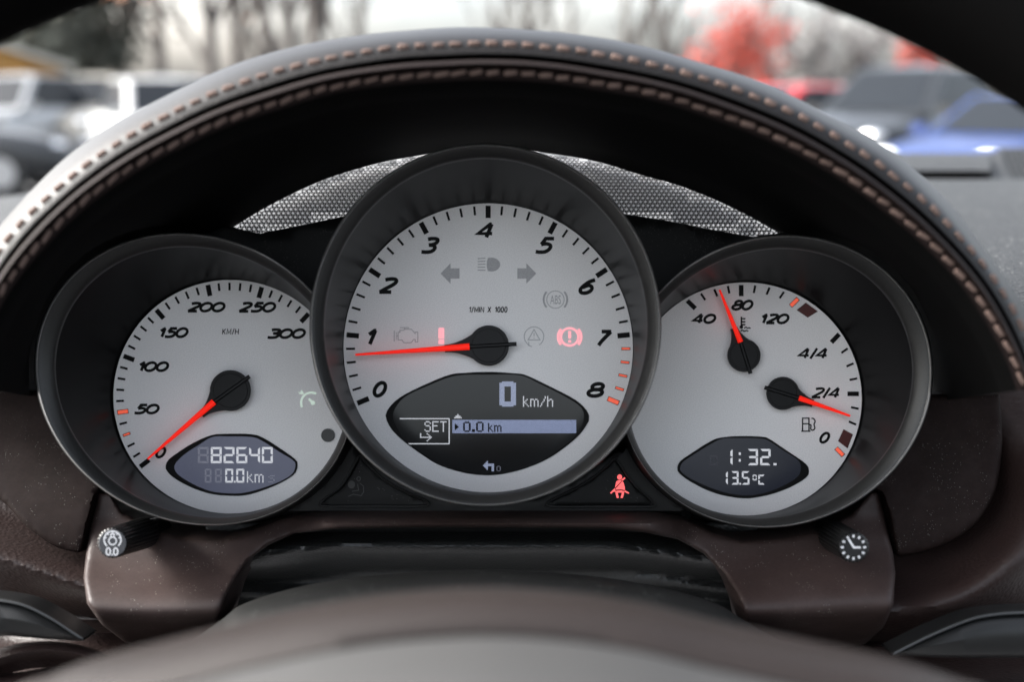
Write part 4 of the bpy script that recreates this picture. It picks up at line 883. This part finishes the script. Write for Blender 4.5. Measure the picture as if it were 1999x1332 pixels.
# ground
G = []
for y in (-40, 0, 20, 60, 400, 1200): G.append([Vector((x, y, 0)) for x in (-900, -100, -30, 0, 30, 100, 900)])
V = [v for r in G for v in r]; Fc = [(i * 7 + j, i * 7 + j + 1, (i + 1) * 7 + j + 1, (i + 1) * 7 + j) for i in range(5) for j in range(6)]
o = wmesh('ground', V, Fc, 'asphalt', smooth=False, kind='structure'); tag(o, 'grey asphalt car park ground')
def car(label, px, dist, head, colour, L=4.5, W=1.8, H=1.45, cat='car', lit=False):
    x, y = ground_pos(px, dist); t = bpy.data.objects.new('parked_car', None); C.objects.link(t); t.location = (x, y, 0); t.rotation_euler = (0, 0, R(head)); tag(t, label, cat, 'cars parked in front')
    zb = .22; hood_z = H * .60; m = 'paint_' + colour
    stn = [(-.5, .80, .55, hood_z * .92), (-.47, .93, .35, hood_z * 1.04), (-.38, 1, zb, hood_z * 1.1), (-.15, 1, zb, hood_z * 1.07), (.15, 1, zb, hood_z * 1.04), (.32, .99, zb, hood_z * .98), (.43, .95, .28, hood_z * .86), (.485, .86, .32, hood_z * .72), (.5, .74, .38, hood_z * .60)]
    V = []; Fc = []; prof = [(.80, 0), (.97, .12), (1, .45), (.98, .8), (.90, .95), (.72, 1.0), (.35, 1.03)]; prof = prof + [(-a, b) for a, b in prof[::-1]]; n = len(prof)
    for (a, wf, z0_, z1_) in stn:
        for (u, v) in prof: V.append((a * L, u * wf * W / 2, z0_ + (z1_ - z0_) * v))
    for i in range(len(stn) - 1):
        for j in range(n): k = (j + 1) % n; Fc.append((i * n + j, i * n + k, (i + 1) * n + k, (i + 1) * n + j))
    Fc.append(tuple(range(n))); Fc.append(tuple((len(stn) - 1) * n + j for j in range(n)))
    wmesh('body', V, Fc, m, t)
    zt = hood_z * 1.02; w0, w1 = W * .46, W * .36
    base = [(-.42 * L, w0 * .9), (.21 * L, w0)]; top = [(-.27 * L, w1 * .95), (.04 * L, w1)]
    B = [(base[0][0], -base[0][1], zt), (base[1][0], -base[1][1], zt), (base[1][0], base[1][1], zt), (base[0][0], base[0][1], zt)]
    T = [(top[0][0], -top[0][1], H * .975), (top[1][0], -top[1][1], H * .975), (top[1][0], top[1][1], H * .975), (top[0][0], top[0][1], H * .975)]
    cab = wmesh('cabin', B + T + [(-.10 * L, 0, H * 1.01)], [(0, 1, 5, 4), (1, 2, 6, 5), (2, 3, 7, 6), (3, 0, 4, 7), (4, 5, 8), (5, 6, 8), (6, 7, 8), (7, 4, 8)], m, t, smooth=False)
    bv = cab.modifiers.new('bevel', 'BEVEL'); bv.width = .05; bv.segments = 3
    for name, f in (('windscreen', (1, 2, 6, 5)), ('rear_window', (3, 0, 4, 7)), ('side_window', (0, 1, 5, 4)), ('side_window', (2, 3, 7, 6))):
        P4 = [Vector((B + T)[k]) for k in f]; c = sum(P4, Vector()) / 4; nn = (P4[1] - P4[0]).cross(P4[3] - P4[0]).normalized()
        if nn.dot(c - Vector((-.1 * L, 0, H * .8))) < 0: nn = -nn
        wmesh(name, [c + (p - c) * .86 + nn * .012 for p in P4] + [c + (p - c) * .86 - nn * .01 for p in P4], [(0, 1, 2, 3), (4, 5, 6, 7), (0, 1, 5, 4), (1, 2, 6, 5), (2, 3, 7, 6), (3, 0, 4, 7)], 'glass_dark', t, smooth=False)
    for a in (-.3, .31):
        for s in (-1, 1):
            q = bpy.data.objects.new('wheel', None); C.objects.link(q); q.parent = t; q.location = (a * L, s * W * .45, .32)
            for nm, ro, ri, hw, mm in (('tyre', .32, .21, .11, 'tyre'), ('rim', .205, .04, .115, 'alloy')):
                V = []; Fc = []; K = 20
                for (rr, yy) in ((ri, -hw), (ro * .94, -hw), (ro, -hw * .7), (ro, hw * .7), (ro * .94, hw), (ri, hw)):
                    for i in range(K): b_ = 2 * math.pi * i / K; V.append((rr * math.cos(b_), yy, rr * math.sin(b_)))
                for i in range(5):
                    for j in range(K): k = (j + 1) % K; Fc.append((i * K + j, i * K + k, (i + 1) * K + k, (i + 1) * K + j))
                Fc.append(tuple(range(K))); Fc.append(tuple(5 * K + j for j in range(K)))
                wmesh(nm, V, Fc, mm, q)
    for s in (-1, 1):
        V = []; Fc = []; K = 10
        for i in range(5):
            e = i / 4 * math.pi / 2
            for j in range(K): b_ = 2 * math.pi * j / K; V.append((.455 * L + .10 * math.sin(e), s * W * .36 + .19 * math.cos(e) * math.cos(b_) + 0, hood_z * .76 + .085 * math.cos(e) * math.sin(b_)))
        for i in range(4):
            for j in range(K): k = (j + 1) % K; Fc.append((i * K + j, i * K + k, (i + 1) * K + k, (i + 1) * K + j))
        wmesh('headlight', V, Fc, 'headlight' if lit else 'chrome', t)
        mr_ = bpy.data.meshes.new('mirror'); bm = bmesh.new(); bmesh.ops.create_cube(bm, size=1, matrix=Matrix.Translation((.17 * L, s * W * .54, zt + .06)) @ Matrix.Diagonal((.12, .2, .14, 1))); bmesh.ops.bevel(bm, geom=bm.edges[:], offset=.03, segments=2, affect='EDGES'); bm.to_mesh(mr_); bm.free(); mr_.materials.append(M[m])
        o = bpy.data.objects.new('mirror', mr_); C.objects.link(o); o.parent = t
    V = [(.492 * L, -W * .22, .45), (.492 * L, W * .22, .45), (.497 * L, W * .24, hood_z * .72), (.497 * L, -W * .24, hood_z * .72)]
    wmesh('grille', V + [(a - .08, b, c) for a, b, c in V], [(0, 1, 2, 3), (0, 1, 5, 4), (1, 2, 6, 5), (2, 3, 7, 6), (3, 0, 4, 7)], 'tyre', t, smooth=False)
    return t
car('black saloon at the left edge facing right, nearest of the left cars', -150, 16, 4, 'black', H=1.45)
car('tall silver car behind the black saloon at the left edge', 40, 23, -100, 'silver', H=1.72)
car('beige people carrier facing the windscreen left of the hatchback', 190, 25, -92, 'beige', H=1.75)
car('hatchback, white to mimic a windscreen highlight, half hidden by the left side of the hood', 335, 20, -60, 'white', H=1.62)  # white body colour stands in for a bright windscreen reflection
car('distant dark car between the beige people carrier and the hatchback', 262, 34, -95, 'dark_grey', H=1.55)
car('distant silver car behind the red car', 1585, 33, -100, 'silver', H=1.5)
car('distant white car left of the dark grey car', 1660, 30, -80, 'white', H=1.6)
car('distant red car in the far row at the left edge', 110, 40, -90, 'red', H=1.5)
car('bright red car half hidden by the right slope of the hood', 1520, 21, -150, 'red', H=1.5)
car('dark grey car angled behind the blue one on the right', 1750, 17, -135, 'dark_grey', H=1.72)
car('shiny blue car nearest the middle of the right side with bright headlights', 1990, 14.5, -140, 'blue', H=1.34, lit=True)  # headlights take the emissive material
car('pale blue car cut off by the right edge of the picture', 2260, 13, -125, 'pale_blue', H=1.25, lit=True)

mat('bark', (0.11, 0.095, 0.085), 0.9, var=.4, vscale=12); mat('leaf_brown', (0.25, 0.10, 0.04), 0.8); mat('leaf_dark', (0.085, 0.09, 0.07), 0.8, var=.5, vscale=3)
mat('leaf_red', (0.40, 0.040, 0.018), 0.8, var=.5, vscale=2); mat('leaf_pale', (0.25, 0.24, 0.23), 0.8)
def tree(name, label, px, dist, h, spread, leaf=None, nleaf=0, seed=1, trunk_r=.2, lo=.25, lsize=.16, depth=4, lspread=.045, group='trees beyond the car park'):
    rn = random.Random(seed); x, y = ground_pos(px, dist); t = bpy.data.objects.new(name, None); C.objects.link(t); t.location = (x, y, 0); tag(t, label, 'tree', group)
    segs = []; tips = []
    def grow(p, d, l, r, lev):
        q = p + d * l; segs.append((p, q, r, r * .68)); tips.append(q)
        if lev == 0: return
        for k in range(3 if lev > 1 else 4):
            nd = (d + Vector((rn.uniform(-1, 1) * spread, rn.uniform(-1, 1) * spread, rn.uniform(-.1, .6)))).normalized(); grow(p + d * l * rn.uniform(.6, 1), nd, l * rn.uniform(.6, .8), r * .58, lev - 1)
    p = Vector((0, 0, 0)); r = trunk_r; d = Vector((0, 0, 1)); nseg = 5; hh = h * .8 / nseg
    for i in range(nseg):
        q = p + d * hh; segs.append((p, q, r, r * .82))
        if (i + 1) / nseg > lo:
            for k in range(3):
                a = rn.uniform(0, 6.28); nd = Vector((math.cos(a) * spread * 1.4, math.sin(a) * spread * 1.4, 1)).normalized(); grow(p.lerp(q, rn.random()), nd, h * .2 * rn.uniform(.7, 1.1), r * .45, depth - 2)
        p = q; r *= .8; d = (d + Vector((rn.uniform(-.08, .08), rn.uniform(-.08, .08), 0))).normalized()
    V, Fc = [], []
    for a, b, r0, r1 in segs:
        dr = (b - a).normalized(); u = dr.orthogonal().normalized(); v = dr.cross(u); k0 = len(V)
        for c, rr in ((a, r0), (b, r1)):
            for k in range(5): an = 2 * math.pi * k / 5; V.append(c + (u * math.cos(an) + v * math.sin(an)) * max(rr, .012))
        for k in range(5): q = (k + 1) % 5; Fc.append((k0 + k, k0 + q, k0 + 5 + q, k0 + 5 + k))
    wmesh('trunk', V, Fc, 'bark', t)
    if leaf:
        V, Fc = [], []
        for i in range(nleaf):
            c = rn.choice(tips) + Vector((rn.gauss(0, 1), rn.gauss(0, 1), rn.gauss(0, 1))) * h * lspread; u = Vector((rn.uniform(-1, 1), rn.uniform(-1, 1), rn.uniform(-1, 1))).normalized(); v = u.orthogonal().normalized(); s = lsize * rn.uniform(.6, 1.3); k = len(V)
            V += [c - u * s, c - v * s * .6, c + u * s, c + v * s * .6]; Fc.append((k, k + 1, k + 2, k + 3))
        wmesh('crown', V, Fc, leaf, t, smooth=False)
tree('evergreen_tree', 'dark green bushy tree at the far left', 60, 30, 4.6, .9, 'leaf_dark', 2600, 3, lo=.05, lspread=.07)
tree('evergreen_tree', 'dark olive tree above the beige car', 190, 34, 5.2, .9, 'leaf_dark', 2800, 4, lo=.05, lspread=.07)
tree('bare_tree', 'tall tree with a few brown leaves on the left', 330, 30, 9, .5, 'leaf_brown', 260, 5, trunk_r=.22, lsize=.14)
tree('bare_tree', 'bare tree with brown leaves beside the tallest trunk', 425, 28, 9.5, .45, 'leaf_brown', 200, 6, trunk_r=.24, lsize=.14)
tree('bare_tree', 'thick leafless tree just left of the hood top', 540, 32, 10, .4, None, 0, 7, trunk_r=.28)
tree('bare_tree', 'leafless tree with close upright limbs, fourth of the bare trees', 630, 34, 10, .3, None, 0, 8, trunk_r=.3)
tree('bare_tree', 'thin leafless tree above the middle dial', 965, 45, 10, .35, None, 0, 9, trunk_r=.12)
tree('bare_tree', 'slim leafless tree right of the hood top', 1110, 40, 10, .35, None, 0, 10, trunk_r=.14)
tree('bare_tree', 'slim leafless tree left of the red maple', 1215, 42, 10, .35, None, 0, 11, trunk_r=.16)
tree('maple_tree', 'bright red maple over the right slope of the hood', 1410, 32, 3.3, .9, 'leaf_red', 1300, 12, lo=.3, lsize=.10, lspread=.13)
tree('maple_tree', 'small red maple behind the dark grey car', 1760, 36, 3.0, .8, 'leaf_red', 900, 13, lo=.4, lsize=.11, lspread=.09)
tree('pale_tree', 'pale leafless tree right of the red maple', 1540, 38, 4.2, .9, 'leaf_pale', 1500, 14, lo=.1, lsize=.10)
tree('pale_tree', 'pale grey twiggy tree above the dark grey car', 1650, 38, 4.0, .9, 'leaf_pale', 1300, 15, lo=.1, lsize=.10)
for i_, (px_, d_) in enumerate(((250, 36), (480, 38), (585, 36), (700, 48), (1040, 50), (1290, 46), (1470, 50), (1600, 52))):
    tree('bare_tree', ['leafless tree between the olive tree and the brown leaved tree', 'leafless tree behind the gap left of the thick bare tree', 'leafless tree between the thick bare tree and the upright one', 'thin leafless tree just right of the upright limbed tree', 'far leafless tree between the two slim trees', 'far leafless tree beside the left edge of the red maple', 'far leafless tree beside the right edge of the red maple', 'far leafless tree between the two pale trees'][i_], px_, d_, 9, .4, None, 0, 30 + i_, trunk_r=.24, lo=.1)
# yellow shed
sh = bpy.data.objects.new('wooden_shed', None); C.objects.link(sh); x, y = ground_pos(-30, 26); sh.location = (x, y, 0); sh.rotation_euler = (0, 0, R(20)); tag(sh, 'ochre gabled shed at the far left edge', 'shed')
mat('shed_wood', (0.42, 0.22, 0.06), 0.8, var=.3, vscale=3); mat('shed_roof', (0.4, 0.38, 0.33), 0.7)
wmesh('wall', [(-1.8, -1.5, 0), (1.8, -1.5, 0), (1.8, 1.5, 0), (-1.8, 1.5, 0), (-1.8, -1.5, 1.9), (1.8, -1.5, 1.9), (1.8, 1.5, 1.9), (-1.8, 1.5, 1.9), (0, -1.5, 2.5), (0, 1.5, 2.5)], [(0, 1, 5, 8, 4), (1, 2, 6, 5), (2, 3, 7, 9, 6), (3, 0, 4, 7), (4, 8, 9, 7), (8, 5, 6, 9)], 'shed_wood', sh, smooth=False)
for s in (-1, 1): wmesh('roof', [(s * 2.1, -1.8, 1.82), (0, -1.8, 2.53), (0, 1.8, 2.53), (s * 2.1, 1.8, 1.82), (s * 2.1, -1.8, 1.92), (0, -1.8, 2.63), (0, 1.8, 2.63), (s * 2.1, 1.8, 1.92)], [(0, 1, 2, 3), (4, 5, 6, 7), (0, 1, 5, 4), (1, 2, 6, 5), (2, 3, 7, 6), (3, 0, 4, 7)], 'shed_roof', sh, smooth=False)
for o in bpy.data.objects:
    if '_loc' in o: del o['_loc']
